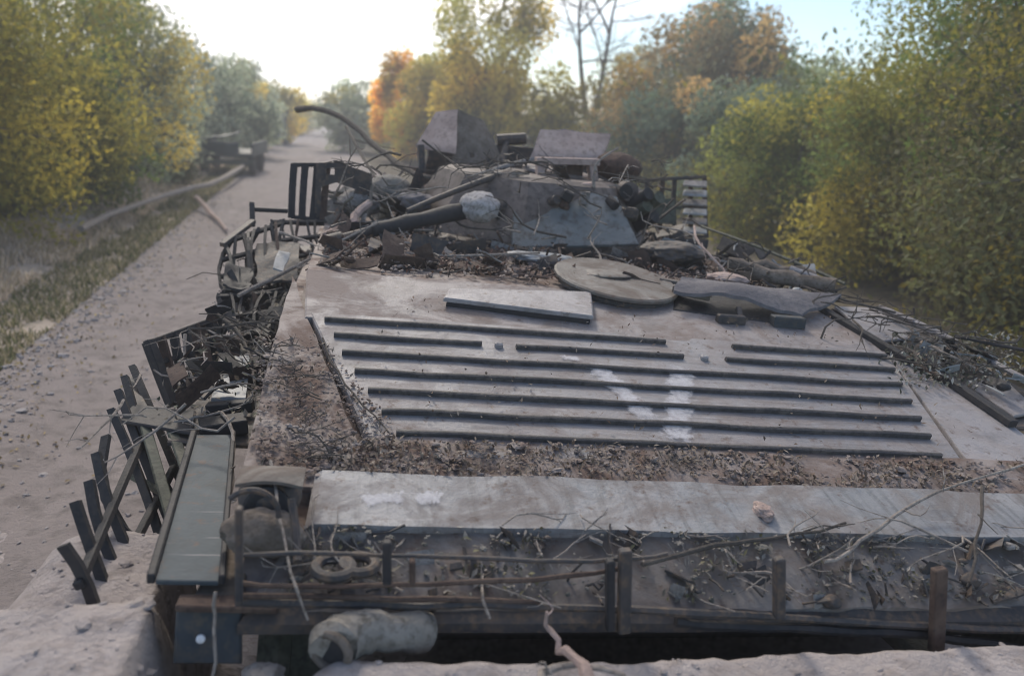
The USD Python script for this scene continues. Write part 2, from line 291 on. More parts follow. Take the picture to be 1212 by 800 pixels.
# ------------------------------------------------------------------ leaves and trees
def leaves(pos, L, W, rg, up=0.35, fold=True):
    n = len(pos); d = rg.normal(size=(n, 3)); d /= np.linalg.norm(d, axis=1)[:, None]
    nn = rg.normal(size=(n, 3))+np.array([0, 0, up*3]); s = np.cross(d, nn); s /= np.linalg.norm(s, axis=1)[:, None]+1e-9
    nr = np.cross(s, d)
    L = (L*rg.uniform(.45, 1.6, n))[:, None]; W = (W*rg.uniform(.6, 1.3, n))[:, None]
    V = np.stack([pos-d*L/2, pos+s*W/2+nr*W*.18, pos+d*L/2, pos-s*W/2+nr*W*.18], 1).reshape(-1, 3)
    i = np.arange(n)*4
    return V, np.concatenate([np.stack([i, i+1, i+2], 1), np.stack([i, i+2, i+3], 1)])
PAL = {'green': [(.085, .125, .03), (.115, .15, .035), (.065, .10, .032), (.16, .165, .04)],
       'olive': [(.19, .175, .035), (.26, .22, .04), (.12, .13, .035), (.32, .25, .04)],
       'yellow': [(.46, .35, .06), (.54, .40, .06), (.34, .30, .06), (.26, .25, .06)],
       'orange': [(.60, .36, .06), (.64, .42, .07), (.48, .32, .06), (.36, .28, .06)],
       'greygreen': [(.22, .25, .16), (.27, .29, .20), (.16, .19, .12), (.31, .32, .22)],
       'bluegreen': [(.085, .125, .085), (.115, .15, .105), (.065, .095, .065), (.15, .175, .11)],
       'rusty': [(.32, .20, .085), (.40, .25, .09), (.20, .16, .08), (.17, .16, .075)],
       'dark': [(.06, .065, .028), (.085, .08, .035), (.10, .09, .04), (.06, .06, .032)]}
def crown_mesh(c, e, pal, n, leaf, rg, clumps=26, low=.15, spread=.32, mixpal=None):
    cc = []
    while len(cc) < clumps:
        q = rg.uniform(-1, 1, 3)
        if .25 < np.linalg.norm(q) < 1.0: cc.append(q)
    cc = np.array(cc); cr = rg.uniform(.55, 1.3, clumps)*spread
    k = rg.choice(clumps, n, p=cr**2/np.sum(cr**2)); q = rg.normal(size=(n, 3)); q /= np.linalg.norm(q, axis=1)[:, None]
    q = cc[k]+q*(cr[k]*rg.uniform(.25, 1.1, n)**.6)[:, None]
    pos = np.asarray(c)+q*np.asarray(e)
    keep = fbm(pos*1.5+rg.uniform(0, 50), 2) > .33
    pos, k = pos[keep], k[keep]
    V, f = leaves(pos, leaf, leaf*.62, rg)
    P1 = np.array(PAL[pal]); P2 = np.array(PAL[mixpal or pal]); cl = rg.integers(0, len(P1), clumps); two = rg.uniform(size=clumps) < (.35 if mixpal else 0)
    base = 1.75*rg.uniform(.45, 1.3, clumps)[k][:, None]*np.where(two[k][:, None], P2[cl[k] % len(P2)], P1[cl[k]])
    other = P1[rg.integers(0, len(P1), len(k))]
    col = (base*.7+other*.4)*rg.uniform(.7, 1.3, (len(k), 1))
    return (V, f), np.repeat(col, 4, 0), np.asarray(c)+cc*np.asarray(e)*.85
def tree(name, label, cat, x, y, h, w, pal, n, leaf, seed, trunk=.15, group=None, mixpal=None, low=.12, clumps=26, spread=.32, z=-.08):
    rg = np.random.default_rng(seed); t = thing(name, label, cat, (x, y, z), group)
    c = np.array([x, y, z+h*(1+low)/2]); e = np.array([w/2, w/2, h*(1-low)/2])
    lm, col, cc = crown_mesh(c, e, pal, int(n*1.35), leaf*1.35, rg, clumps, mixpal=mixpal, spread=spread)
    mid = np.array([x+rg.normal(0, .1), y, z+h*.45]); r = max(.035, .016*h)*(1+trunk)
    obj('trunk', tube([[x, y, z-.1], [x+rg.normal(0, .05), y, z+h*.2], mid, c+[rg.normal(0, .2), 0, h*.2]], r, r*.3, 8, .01, seed, 3), 'bark', t)
    lb = []
    for q in cc[:14]:
        s = np.array([x, y, z])+np.array([0, 0, h*rg.uniform(.12, .42)]); lb.append(tube([s, (s+q)/2+rg.normal(0, .15, 3)+[0, 0, .1], q], r*.42, r*.09, 5, .01, seed, 2))
    for q in cc[14:30]:
        e_ = c+(q-c)*rg.uniform(1.15, 1.45)+[0, 0, .15]; lb.append(tube([c+(q-c)*.35, (c+q)/2+(q-c)*.2+rg.normal(0, .08, 3), e_], r*.22, r*.05, 4, .008, seed, 2))
    obj('limbs', cat_(lb), 'bark', t)
    obj('crown', lm, 'leaf', t, color=col)
    return t

# left row (x, y, h, w, palette, leaves, leaf size, mix, label)
def along(px, Y): return math.tan(math.atan((px-PW/2)/F)+math.radians(YAW))*(Y+1.9)
left = [      # (bearing, distance, height, width, palette, leaves, leaf size, second palette, label)
 (-60, 12.0, 4.4, 4.0, 'olive', 14000, .07, 'olive', 'olive bush nearest on the left verge, cut off by the left edge'),
 (22, 15.5, 6.4, 4.2, 'olive', 17000, .07, 'green', 'tall olive and green tree rising out of the top left corner'),
 (98, 16.5, 3.4, 3.0, 'green', 9000, .08, 'olive', 'low yellow-green bush leaning over the left verge, before a taller yellow tree'),
 (70, 21.0, 7.2, 4.4, 'yellow', 12000, .10, 'olive', 'tall tree with a golden yellow top on the left'),
 (150, 22.0, 5.3, 3.8, 'greygreen', 9000, .10, 'yellow', 'pale grey-green tree with yellow lower side behind the left verge'),
 (176, 24.5, 2.7, 2.4, 'dark', 8000, .09, 'green', 'dark green low bush left of the wrecked trailer'),
 (188, 29.0, 5.1, 4.2, 'greygreen', 8000, .12, 'bluegreen', 'thin-topped silvery tree midway along the left row'),
 (236, 39.0, 4.7, 4.6, 'greygreen', 7000, .13, 'bluegreen', 'rounded grey-green tree directly behind the wrecked trailer'),
 (274, 42.0, 4.5, 4.4, 'bluegreen', 6000, .15, 'greygreen', 'blue-green tree past the trailer, last before the yellow one'),
 (292, 52.0, 4.6, 4.6, 'greygreen', 5000, .18, 'yellow', 'hazy green bush touching the small far yellow tree'),
 (320, 62.0, 4.2, 4.6, 'yellow', 5000, .20, None, 'small far yellow tree beside the road, last of the left row'),
 (332, 92.0, 4.4, 8.0, 'yellow', 4000, .3, 'greygreen', 'faint yellow far thicket where the road disappears on the left'),
]
right = [
 (1290, 5.5, 4.3, 4.4, 'dark', 15000, .06, 'olive', 'dark brownish olive bush nearest on the right, low at the right edge'),
 (1190, 8.6, 5.8, 4.4, 'green', 24000, .062, 'olive', 'large green bush with some olive leaves at the right edge'),
 (1045, 10.6, 3.6, 3.6, 'olive', 17000, .065, 'green', 'bright yellow-green low bush right of the vehicle'),
 (1120, 12.6, 6.6, 4.6, 'green', 20000, .07, 'olive', 'tall green shrub rising to the top right of the picture'),
 (925, 14.2, 3.5, 3.6, 'green', 15000, .07, 'olive', 'mid green bush just left of the bright yellow-green one'),
 (985, 16.0, 4.6, 3.8, 'green', 10000, .10, 'greygreen', 'green tree with a ragged top under the patch of blue sky'),
 (862, 18.6, 3.4, 3.6, 'bluegreen', 9000, .10, 'dark', 'blue-green bush beside the louvred cage at the rear of the vehicle'),
 (905, 22.0, 4.2, 4.0, 'bluegreen', 8000, .12, 'green', 'low blue-green tree in the dip of the treeline on the right'),
 (775, 25.0, 4.0, 4.6, 'bluegreen', 8000, .13, 'rusty', 'rounded blue-green bush with russet leaves behind the rear cage'),
 (842, 27.0, 7.4, 4.6, 'bluegreen', 11000, .14, 'rusty', 'tall blue-green tree with rust-brown boughs left of the blue sky'),
 (792, 31.0, 7.0, 5.6, 'rusty', 14000, .15, 'orange', 'russet and orange tree right of the bare tree'),
 (660, 36.0, 4.6, 4.8, 'olive', 6000, .17, 'greygreen', 'olive bush under the bare tree, behind the turret'),
 (572, 38.0, 8.8, 6.0, 'yellow', 13000, .18, 'olive', 'tall yellow-olive tree above the turret'),
 (512, 43.0, 5.6, 4.8, 'yellow', 9000, .19, 'olive', 'yellow tree between the orange tree and the tallest yellow one'),
 (468, 46.0, 5.2, 3.4, 'orange', 7000, .20, None, 'bright orange tree left of the yellow trees'),
 (408, 54.0, 4.2, 4.6, 'greygreen', 4500, .22, 'olive', 'low grey-green bush at the right side of the far road'),
 (735, 46.0, 7.0, 5.4, 'greygreen', 6000, .2, 'bluegreen', 'hazy grey-green tree far behind the bare tree'),
]
for rows, seed0, base in ((left, 100, .04), (right, 200, .02)):
    for i, (px, y, h, w, pal, n, lf, mx, lab) in enumerate(rows):
        kind_ = 'bush' if h < 4.5 else 'tree'
        tree(kind_, lab, kind_, along(px, y), y, h, w, pal, n, lf, seed0+i, mixpal=mx, low=0.0 if h < 4.5 else base, spread=.38, clumps=32)
# bare tree
t = thing('bare_tree', 'leafless forked tree standing dark against the sky behind the turret', 'tree', (along(682, 38), 38, -.1))
rg = np.random.default_rng(5); tw = []
def grow(p, d, L, r, depth):
    q = p+d*L; mid = (p+q)/2+rg.normal(0, .04*L, 3)
    tw.append((depth, tube([p, mid, q], r, r*.66, 7 if depth < 2 else 4, 0, 0, 2)))
    if depth >= 5 or r < .008: return
    for k in range(2 if depth < 1 else 4):
        side = depth == 0 or k < 2
        nd = d*(1.0 if side else .5)+rg.normal(0, .22 if depth == 0 else .45 if side else .8, 3)*[1, .5, .5]; nd[2] += .14; nd /= np.linalg.norm(nd)
        grow(q if side else p+(q-p)*rg.uniform(.25, .8), nd, L*rg.uniform(.55, .8), r*(.66 if side else .42), depth+1)
bx = along(682, 38)
for sx in (-.28, .22):
    tw.append((0, tube([(bx, 38, -.1), (bx+sx*.3, 38, 1.8), (bx+sx*1.6, 38, 4.1)], .17, .13, 8, 0, 0, 3)))
    dd = np.array([sx*.55, 0, 1.0]); grow(np.array([bx+sx*1.6, 38, 4.1]), dd/np.linalg.norm(dd), 2.6, .12, 1)
obj('trunk', cat_([m for d, m in tw if d == 0]), 'bark', t); obj('limbs', cat_([m for d, m in tw if d in (1, 2)]), 'bark', t); obj('twigs', cat_([m for d, m in tw if d > 2]), 'bark', t)

# far undergrowth that reads as one mass under and behind the trees
def thicket(name, label, path, n, hmax, leaf, pal, seed, mix=None):
    rg = np.random.default_rng(seed); path = np.array(path); t = rg.uniform(0, len(path)-1, n); i = np.minimum(t.astype(int), len(path)-2); fr = (t-i)[:, None]
    q = path[i]*(1-fr)+path[i+1]*fr; pos = np.c_[q[:, 0]+rg.normal(0, path[i][:, 2]), q[:, 1]+rg.normal(0, .8, n), np.zeros(n)]
    top = hmax*(.35+.9*fbm(np.c_[pos[:, :2]*.55, 0*t], 3, seed)); pos[:, 2] = -.1+top*rg.uniform(0, 1, n)**.8
    V, f = leaves(pos, leaf, leaf*.6, rg); A = np.array(PAL[pal]+(PAL[mix] if mix else [])); col = A[rg.integers(0, len(A), n)]*rg.uniform(.6, 1.25, (n, 1))
    obj(name, (V, f), 'leaf', color=np.repeat(col, 4, 0), label=label, cat='undergrowth', kind='stuff')
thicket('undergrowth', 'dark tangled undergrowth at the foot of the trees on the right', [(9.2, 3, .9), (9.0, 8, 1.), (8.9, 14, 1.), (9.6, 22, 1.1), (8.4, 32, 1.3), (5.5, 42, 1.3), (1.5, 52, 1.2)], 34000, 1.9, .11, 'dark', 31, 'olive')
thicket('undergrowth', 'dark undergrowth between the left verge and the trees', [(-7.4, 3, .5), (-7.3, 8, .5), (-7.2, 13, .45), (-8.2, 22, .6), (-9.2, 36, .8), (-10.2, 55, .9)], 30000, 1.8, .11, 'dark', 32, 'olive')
thicket('undergrowth', 'pale thicket closing the far end of the treeline behind the turret', [(16, 48, 2), (8, 56, 2), (3, 62, 1.5), (0, 80, 1.5)], 9000, 3.6, .28, 'greygreen', 33, 'olive')
thicket('undergrowth', 'green thicket filling the gaps behind the right hand trees', [(13, 4, 1.2), (13, 12, 1.2), (12.5, 22, 1.2), (11, 36, 1.6)], 26000, 5.0, .17, 'green', 34, 'olive')
thicket('undergrowth', 'grey green thicket filling the gaps behind the left hand trees', [(-9.5, 4, 1.), (-9.5, 14, 1.), (-11, 26, 1.2), (-12.5, 44, 1.6)], 24000, 4.0, .17, 'olive', 35, 'green')

# grass on the left verge
def grass(name, label, n, seed, u0, u1, hh, cols, y0=3.0, y1=45.0):
    rg = np.random.default_rng(seed); y = y0*(y1/y0)**rg.uniform(0, 1, n); u = rg.uniform(u0, u1, n); x = edge(y)-u
    k = fbm(np.c_[x*1.7, y*1.1, 0*x], 3, seed) > .34; x, y = x[k], y[k]; n = len(x)
    b = np.c_[x, y, verge_h(x, y)-.02]; h = hh*rg.uniform(.4, 1.3, n)*(1+y/40); d = rg.normal(0, .45, (n, 2)); w = .006*(1+y/8)
    th = rg.uniform(0, np.pi, n); s = np.c_[np.cos(th)*w, np.sin(th)*w, 0*w]
    tip = b+np.c_[d*h[:, None], h]; mid = b+np.c_[d*h[:, None]*.35, h*.62]
    V = np.stack([b-s, b+s, mid+s*.7, mid-s*.7, tip], 1).reshape(-1, 3); i = np.arange(n)*5
    f = np.concatenate([np.stack([i, i+1, i+2], 1), np.stack([i, i+2, i+3], 1), np.stack([i+3, i+2, i+4], 1)])
    A = np.array(cols); col = A[rg.integers(0, len(A), n)]*rg.uniform(.7, 1.25, (n, 1))
    obj(name, (V, f), 'leaf', color=np.repeat(col, 5, 0), label=label, cat='grass', kind='stuff')
grass('grass', 'short green grass along the left edge of the road', 15000, 41, -.12, .8, .09, [(.09, .105, .05), (.13, .13, .065), (.22, .20, .12), (.30, .26, .18)])
grass('grass', 'dry straw coloured grass on the ridge of the left verge', 26000, 42, .8, 3.3, .13, [(.54, .45, .35), (.46, .38, .29), (.32, .28, .19), (.58, .49, .39)])
grass('grass', 'tall olive grass below the left trees', 9000, 43, 3.2, 5.2, .30, [(.14, .14, .06), (.18, .17, .075), (.26, .23, .12)])

# loose stones
def stones(name, label, pts, sz, seed, mat='stone'):
    rg = np.random.default_rng(seed); b = trimesh.creation.icosphere(1); V, F_ = [], []
    for k, p in enumerate(pts):
        s = sz*rg.lognormal(-.25, .5); v = b.vertices*(1+rg.normal(0, .2, (len(b.vertices), 1)))*rg.uniform(.5, 1.3, 3)*[1, 1, .5]*s
        V.append(v+p); F_.append(b.faces+len(b.vertices)*k)
    obj(name, (np.vstack(V), np.vstack(F_)), mat, label=label, cat='stones', kind='stuff', smooth=False)
rg = np.random.default_rng(51); y = 1.6*(22/1.6)**rg.uniform(0, 1, 2600); u = np.abs(rg.normal(0, .35, 2600))-.12; x = edge(y)+u
stones('gravel', 'grey gravel along the left edge of the road', np.c_[x, y, road_h(x, y)+.005], .017, 52)
y = 1.0*(16)**rg.uniform(0, 1, 900); x = edge(y)+rg.uniform(.2, 3.4, 900)
stones('gravel', 'scattered pebbles on the dusty road surface', np.c_[x, y, road_h(x, y)+.003], .012, 53)
x = rg.uniform(-2.6, 3.6, 3000); y = rg.uniform(-1.0, 1.2, 3000); h = bank_h(x, y); k = h > .12
stones('clods', 'small clods of earth on the pale dirt bank', np.c_[x, y, h][k], .008, 54, 'bank_soil')

# ================================================================== the wrecked vehicle (all its points in the hull frame)
TK = '/World/armoured_vehicle'
x_ = UsdGeom.Xform.Define(stage, TK); x_.AddTranslateOp().Set(Gf.Vec3d(*VT)); x_.AddRotateYOp().Set(3.5)
tag(x_, 'wrecked grey tracked armoured vehicle with ribbed sloping front, covered in dust and litter', 'armoured vehicle')
gz = lambda Y: .98+.194*Y
def gp(x, Y, h=0.0): return np.array([x, Y, gz(Y)+h])
HW = 1.62
# hull body below the plates
prof = [(.12, .86), (.30, .985), (.60, 1.04), (1.8, 1.28), (2.28, 1.385), (3.4, 1.44), (6.5, 1.44), (6.6, .55), (6.2, .40), (1.0, .36)]
obj('hull', rough(prism_x(prof, -1.56, 1.56), .16, .006, 4, 3), 'hull_dirt', TK)
obj('lower_front_plate', slab([(-1.05, .085, .865), (1.5, .085, .865), (1.5, .75, .37), (-1.05, .75, .37)], .03, nrm=(0, -.6, -.75)), 'lower_paint', TK)
# sloping front: side plates and the ribbed plate between them
BL, BRr, TL_, TR_ = (-1.19, .72), (1.19, .72), (-1.50, 1.84), (1.50, 1.84)
obj('side_plate', slab([gp(-HW, .60), gp(-1.20, .60), gp(-1.52, 1.86), gp(-1.62, 2.3), gp(-HW-.01, 1.5)], .05, size=.07, amp=.012, freq=5, seed=4), 'hull_dirt', TK, label='dirt-caked plate beside the ribs')
obj('side_plate', slab([gp(1.20, .60), gp(HW+.12, .60), gp(HW+.12, 1.25), gp(1.52, 2.28), gp(1.52, 1.86)], .05, size=.07, amp=.004, freq=5, seed=5), 'pale_panel', TK)
obj('ribbed_plate', slab([gp(*BL, .012), gp(*BRr, .012), gp(*TR_, .012), gp(*TL_, .012)], .05, size=.06, amp=.005, freq=3, seed=6), 'ribbed_paint', TK)
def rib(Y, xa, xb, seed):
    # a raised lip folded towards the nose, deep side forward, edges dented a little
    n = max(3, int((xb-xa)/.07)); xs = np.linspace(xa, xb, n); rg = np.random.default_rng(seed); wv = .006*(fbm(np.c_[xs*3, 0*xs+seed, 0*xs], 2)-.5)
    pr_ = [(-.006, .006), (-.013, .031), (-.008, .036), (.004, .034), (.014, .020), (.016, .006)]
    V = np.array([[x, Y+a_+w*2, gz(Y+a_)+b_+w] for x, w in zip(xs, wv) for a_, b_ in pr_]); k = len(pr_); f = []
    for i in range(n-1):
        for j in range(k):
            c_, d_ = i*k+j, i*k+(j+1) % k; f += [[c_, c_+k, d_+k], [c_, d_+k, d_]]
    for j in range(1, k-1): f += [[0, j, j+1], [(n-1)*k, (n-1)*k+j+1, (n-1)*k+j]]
    m = trimesh.Trimesh(V, f, process=False); m.fix_normals(); obj('rib', m, 'rib_shade', TK, smooth=50)
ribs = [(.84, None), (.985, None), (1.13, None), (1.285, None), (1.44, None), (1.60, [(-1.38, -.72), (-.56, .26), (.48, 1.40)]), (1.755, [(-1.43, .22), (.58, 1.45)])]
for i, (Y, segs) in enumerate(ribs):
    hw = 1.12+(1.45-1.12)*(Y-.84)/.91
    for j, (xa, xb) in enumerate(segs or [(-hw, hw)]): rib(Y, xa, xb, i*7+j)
for x, Y in ((-.64, 1.60), (.37, 1.60)):
    obj('bolt_head', disc(gp(x, Y, .035), .02, .03, (0, -.19, 1), 10, .006), 'ribbed_paint', TK)
obj('caked_dirt', sheetpatch([gp(-1.46, .54, .004), gp(1.6, .54, .004), gp(1.55, .83, .016), gp(-1.22, .83, .016)], 70, 10, .02, .014, 9, 21, .006), 'hull_dirt', TK)
# painted mark, a slanting stroke and an upright one
def daub(pts, w, seed, h=.0175):
    pts = [G(*p) for p in pts]; rg = np.random.default_rng(seed); A = []
    for p, q in zip(pts[:-1], pts[1:]):
        for t in np.linspace(0, 1, 9)[:-1]: A.append(p+(q-p)*t)
    A.append(pts[-1]); A = np.array(A); d = np.gradient(A[:, :2], axis=0); d /= np.linalg.norm(d, axis=1)[:, None]; s = np.c_[-d[:, 1], d[:, 0]]
    n = len(A); K = np.array([-1.2, -.6, 0, .6, 1.2]); w_ = w*rg.uniform(.65, 1.2, n)
    V = (A[:, None, :2]+s[:, None]*(w_[:, None]*K/2)[..., None]).reshape(-1, 2); V = np.c_[V, gz(V[:, 1])+h+.004]
    wt = np.outer(np.minimum(1, np.minimum(np.arange(n), np.arange(n)[::-1])/2.0), np.array([0, .85, 1, .85, 0])).ravel()
    i = (np.arange(n-1)[:, None]*5+np.arange(4)).ravel(); f = np.stack([i, i+1, i+6, i+5], 1)
    v, f3, _ = usdkit.meshkit.arrays((V, f))
    if trimesh.Trimesh(v, f3, process=False).face_normals[0][2] < 0: f3 = f3[:, ::-1]
    return (v, f3), np.repeat(wt[:, None], 3, 1)
def mark(pts, w, seed, label, h=.0175):
    g_, c_ = daub(pts, w, seed, h); obj('painted_mark', g_, 'daub', TK, color=c_, label=label)
mark([(700, 434), (735, 468), (770, 504)], .105, 1, 'slanting white brush stroke on the ribs')
mark([(806, 438), (803, 480), (799, 530)], .125, 2, 'upright white brush stroke on the ribs')
mark([(784, 519), (820, 521)], .07, 3, 'foot of the white brush stroke')
mark([(662, 428), (688, 430)], .045, 4, 'small white fleck')
# deck behind the ribs
obj('deck_plate', slab([gp(-1.52, 1.80, .008), gp(1.50, 1.80, .008), gp(1.46, 2.36, .012), gp(-1.56, 2.36, .012)], .05, size=.07, amp=.006, freq=4, seed=7), 'hull_paint', TK)
obj('deck_plate', slab([(-1.56, 2.36, 1.445), (1.5, 2.36, 1.445), (1.5, 6.5, 1.47), (-1.56, 6.5, 1.47)], .05, size=.14, amp=.012, freq=3, seed=8), 'hull_dirt', TK)
# engine grille lid standing proud, the shade in the gap below it painted by a black slab
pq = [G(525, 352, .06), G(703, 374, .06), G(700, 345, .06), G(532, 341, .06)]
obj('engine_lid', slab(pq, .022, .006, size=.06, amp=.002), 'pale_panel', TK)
pin = [p*.96+np.mean(pq, 0)*.04-[0, 0, .024] for p in pq]; obj('lid_gap_shade', slab(pin, .05), 'black_steel', TK)
0 and obj('hinge_strip', bar(gp(-1.42, 1.815, .03), gp(.24, 1.83, .03), .035, .03), 'rib_shade', TK)
# driver's hatch lid: a thick disc swung aside, and the open collar
hc = np.array([.17, 2.50, gz(2.5)+.052])
hp = obj('driver_hatch', disc(hc, .365, .022, (.04, -.14, 1), 30, .008), 'hatch_paint', TK)
obj('hatch_rim', disc(hc-[0, 0, .026], .345, .03, (.04, -.14, 1), 30, .008), 'dark_steel', hp)
obj('hatch_hinge', cat_([bar(hc+[.30, -.12, -.02], hc+[.50, -.20, -.03], .06, .05), bar(hc+[.30, .10, -.02], hc+[.50, .02, -.03], .06, .05)]), 'hatch_paint', hp)
obj('hatch_boss', lump(hc+[-.05, .08, .004], (.16, .12, .02), 3, .2), 'hatch_paint', hp)
# raised buckled lid over the driver's opening, right of it, the deep shadow under it painted as a black slab
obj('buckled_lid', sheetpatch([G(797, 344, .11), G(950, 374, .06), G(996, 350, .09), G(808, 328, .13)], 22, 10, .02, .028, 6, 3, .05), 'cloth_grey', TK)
obj('opening_shade', slab([G(797, 366, .018), G(930, 384, .018), G(960, 352, .018), G(800, 340, .018)], .02), 'black_steel', TK)
obj('vision_block', box(G(932, 381, .035), (.19, .07, .065)), 'lower_paint', TK)
obj('vision_block', box(G(865, 378, .03), (.16, .05, .05)), 'dark_steel', TK)
obj('lid_strut', bar(G(876, 384, .01), G(874, 364, .07), .03, .03), 'dark_steel', TK)
# nose: the smooth wave board, the fold below it and the lip
obj('wave_board', slab([gp(-1.40, .32, .03), gp(1.62, .32, .03), gp(1.62, .575, .035), gp(-1.385, .585, .035)], .035, .016, size=.045, amp=.010, freq=4, seed=9), 'nose_paint', TK)
obj('nose_plate', sheetpatch([(-1.52, .10, .925), (1.62, .10, .925), (1.62, .33, 1.05), (-1.42, .33, 1.05)], 70, 12, .03, .020, 6, 12, .012), 'nose_low', TK, label='grimy lower plate of the nose')
obj('nose_lip', sheetpatch([(-1.55, .07, .905), (1.62, .07, .905), (1.62, .11, .935), (-1.52, .11, .935)], 40, 2, .03, .006, 4, 13), 'dark_steel', TK)
for q, w in ((452, 26), (506, 16)):
    mark([(q-w, 606), (q, 598+q % 7), (q+w, 604-q % 5)], .06, q, 'faded white smear on the wave board', .034)
# horizontal rods with upright posts across the nose
def nb(px, py, Y): return P(px, py, Y)
for pts, r, m in (([(286, 657), (420, 655), (560, 660), (700, 664), (790, 655)], .006, 'dark_steel'), ([(286, 690), (400, 694), (540, 690), (660, 683), (735, 672)], .007, 'rust'), ([(284, 712), (500, 716), (760, 722), (1000, 735), (1212, 745)], .012, 'dark_steel'), ([(284, 705), (420, 707), (640, 712)], .008, 'rust'), ([(800, 735), (900, 742), (1050, 748), (1212, 770)], .014, 'black_steel')):
    obj('nose_rod', tube([nb(*p, .06) for p in pts], r, sides=6, sub=4, wob=.002, seed=int(pts[0][1])), m, TK)
for k, (p, q, w) in enumerate([((740, 650), (738, 748), .045), ((722, 662), (722, 745), .03), ((1112, 672), (1108, 770), .055), ((922, 660), (922, 730), .04), ((458, 640), (458, 690), .03), ((488, 662), (488, 690), .02), ((283, 600), (283, 715), .022)]):
    obj('nose_post', bar(nb(*p, .035), nb(*q, .03), w*.8, .03, (0, 1, 0)), ['dark_steel', 'black_steel', 'rust'][k % 3], TK)
# headlight behind its guard
hl = P(318, 592, .40); h_ = obj('headlight', trimesh.creation.icosphere(3).apply_scale((.095, .10, .085)).apply_translation(hl+[0, .04, 0]), 'dark_steel', TK)
obj('lens', disc(hl+[-.0, -.055, -.005], .07, .02, (0, -1, .1), 24, .005), 'black_steel', h_)
obj('hood', sheetpatch([hl+[-.09, -.05, .075], hl+[.10, -.05, .075], hl+[.10, .06, .085], hl+[-.09, .06, .085]], 10, 6, .010, .006, 6, 5, .02), 'hatch_paint', h_)
obj('light_bracket', lump(P(312, 632, .28), (.12, .07, .07), 5, .3), 'brown_canvas', TK)
obj('light_guard', cat_([tube([P(272, 590, .2), P(300, 580, .2), P(322, 590, .2), P(330, 612, .2)], .009, sides=6, sub=4), tube([P(345, 590, .25), P(350, 630, .2), P(352, 665, .12)], .012, sides=6, sub=3)]), 'dark_steel', TK)
obj('towing_eye', cat_([trimesh.creation.torus(.05, .016, 20, 8).apply_translation(P(395, 672, .13)), trimesh.creation.torus(.045, .016, 20, 8).apply_translation(P(425, 668, .15))]), 'dark_steel', TK)
# left mudguard and fenders
obj('mudguard', slab([P(208, 722, .10), P(286, 722, .10), P(286, 786, .05), P(204, 786, .05)], .02, nrm=(0, -1, .2), size=.06, amp=.003), 'lower_paint', TK)
obj('mudguard_bolt', disc(P(237, 757, .06), .012, .012, (0, -1, .2), 10, .003), 'white_paint', TK)
obj('mudguard_lip', bar(P(210, 713, .11), P(330, 716, .11), .06, .02), 'rust', TK)
obj('fender_tray', slab([Z(225, 712, .95), Z(288, 700, .95), Z(300, 640, .95), Z(262, 640, .95)], .03), 'brown_canvas', TK)
fl = [Z(184, 687, .985), Z(258, 688, .985), Z(273, 514, .985), Z(233, 514, .985)]
fp = obj('fender_panel', slab(fl, .012, .003, size=.08, amp=.0015), 'blue_panel', TK, label='long dark blue-green fender panel')
obj('panel_edge', bar(fl[0]+[-.012, 0, .004], fl[3]+[-.012, 0, .004], .022, .03), 'black_steel', fp)
obj('panel_edge', bar(fl[1]+[.01, 0, .004], fl[2]+[.01, 0, .004], .018, .03), 'black_steel', fp)
f2 = [Z(250, 471, .985), Z(291, 471, .985), Z(297, 420, .985), Z(262, 421, .985)]
obj('fender_panel', slab(f2, .02, .004), 'grey_panel', TK, label='short pale grey fender panel')
obj('fender_bracket', bar(Z(236, 508, .97), Z(292, 500, .99), .10, .06), 'black_steel', TK); obj('fender_bracket', bar(Z(245, 484, .97), Z(300, 480, 1.0), .05, .05), 'black_steel', TK)
obj('fender', slab([(-1.98, 1.2, .95), (-1.58, 1.2, .95), (-1.58, 6.3, .95), (-1.98, 6.3, .95)], .02), 'dark_steel', TK)
obj('sponson', box((-1.60, 4.2, 1.10), (.10, 4.2, .34)), 'hull_dirt', TK); obj('sponson', box((1.60, 4.5, 1.2), (.10, 3.8, .28)), 'hull_dirt', TK)
# right fenders, nearly level with the plate
def Zr(px, py): return G(px, py, -.02)
obj('side_rail', bar(G(965, 362, .02), G(1078, 428, .02), .05, .035), 'black_steel', TK); obj('side_rail', bar(G(1108, 440, .02), G(1200, 502, .02), .05, .035), 'black_steel', TK)
obj('side_rail', bar(G(1078, 428, .015), G(1115, 449, .015), .03, .02), 'rust', TK)
for c in ([(988, 362), (1038, 404), (1090, 398), (1040, 364)], [(1142, 452), (1200, 492), (1230, 486), (1186, 446)]):
    obj('fender_panel', slab([Zr(*q) for q in c], .015, .004, size=.07, amp=.004), 'pale_panel', TK)
obj('fender', slab([Zr(985, 360)-[0, 0, .025], Zr(1205, 500)-[0, 0, .025], Zr(1290, 500)-[0, 0, .025], Zr(1045, 358)-[0, 0, .025]], .02), 'dark_steel', TK)
obj('fender', slab([(1.62, 2.5, 1.2), (2.0, 2.5, 1.2), (2.0, 6.3, 1.2), (1.62, 6.3, 1.2)], .02), 'dark_steel', TK)
obj('fender_edge', tube([G(1040, 364, .02), G(1090, 385, .03), G(1132, 406, .03)], .020, sides=7, sub=3), 'pale_panel', TK)
obj('fender_edge', tube([G(1170, 425, .03), G(1195, 440, .03), G(1240, 462, .03)], .017, sides=7, sub=2), 'pale_panel', TK)
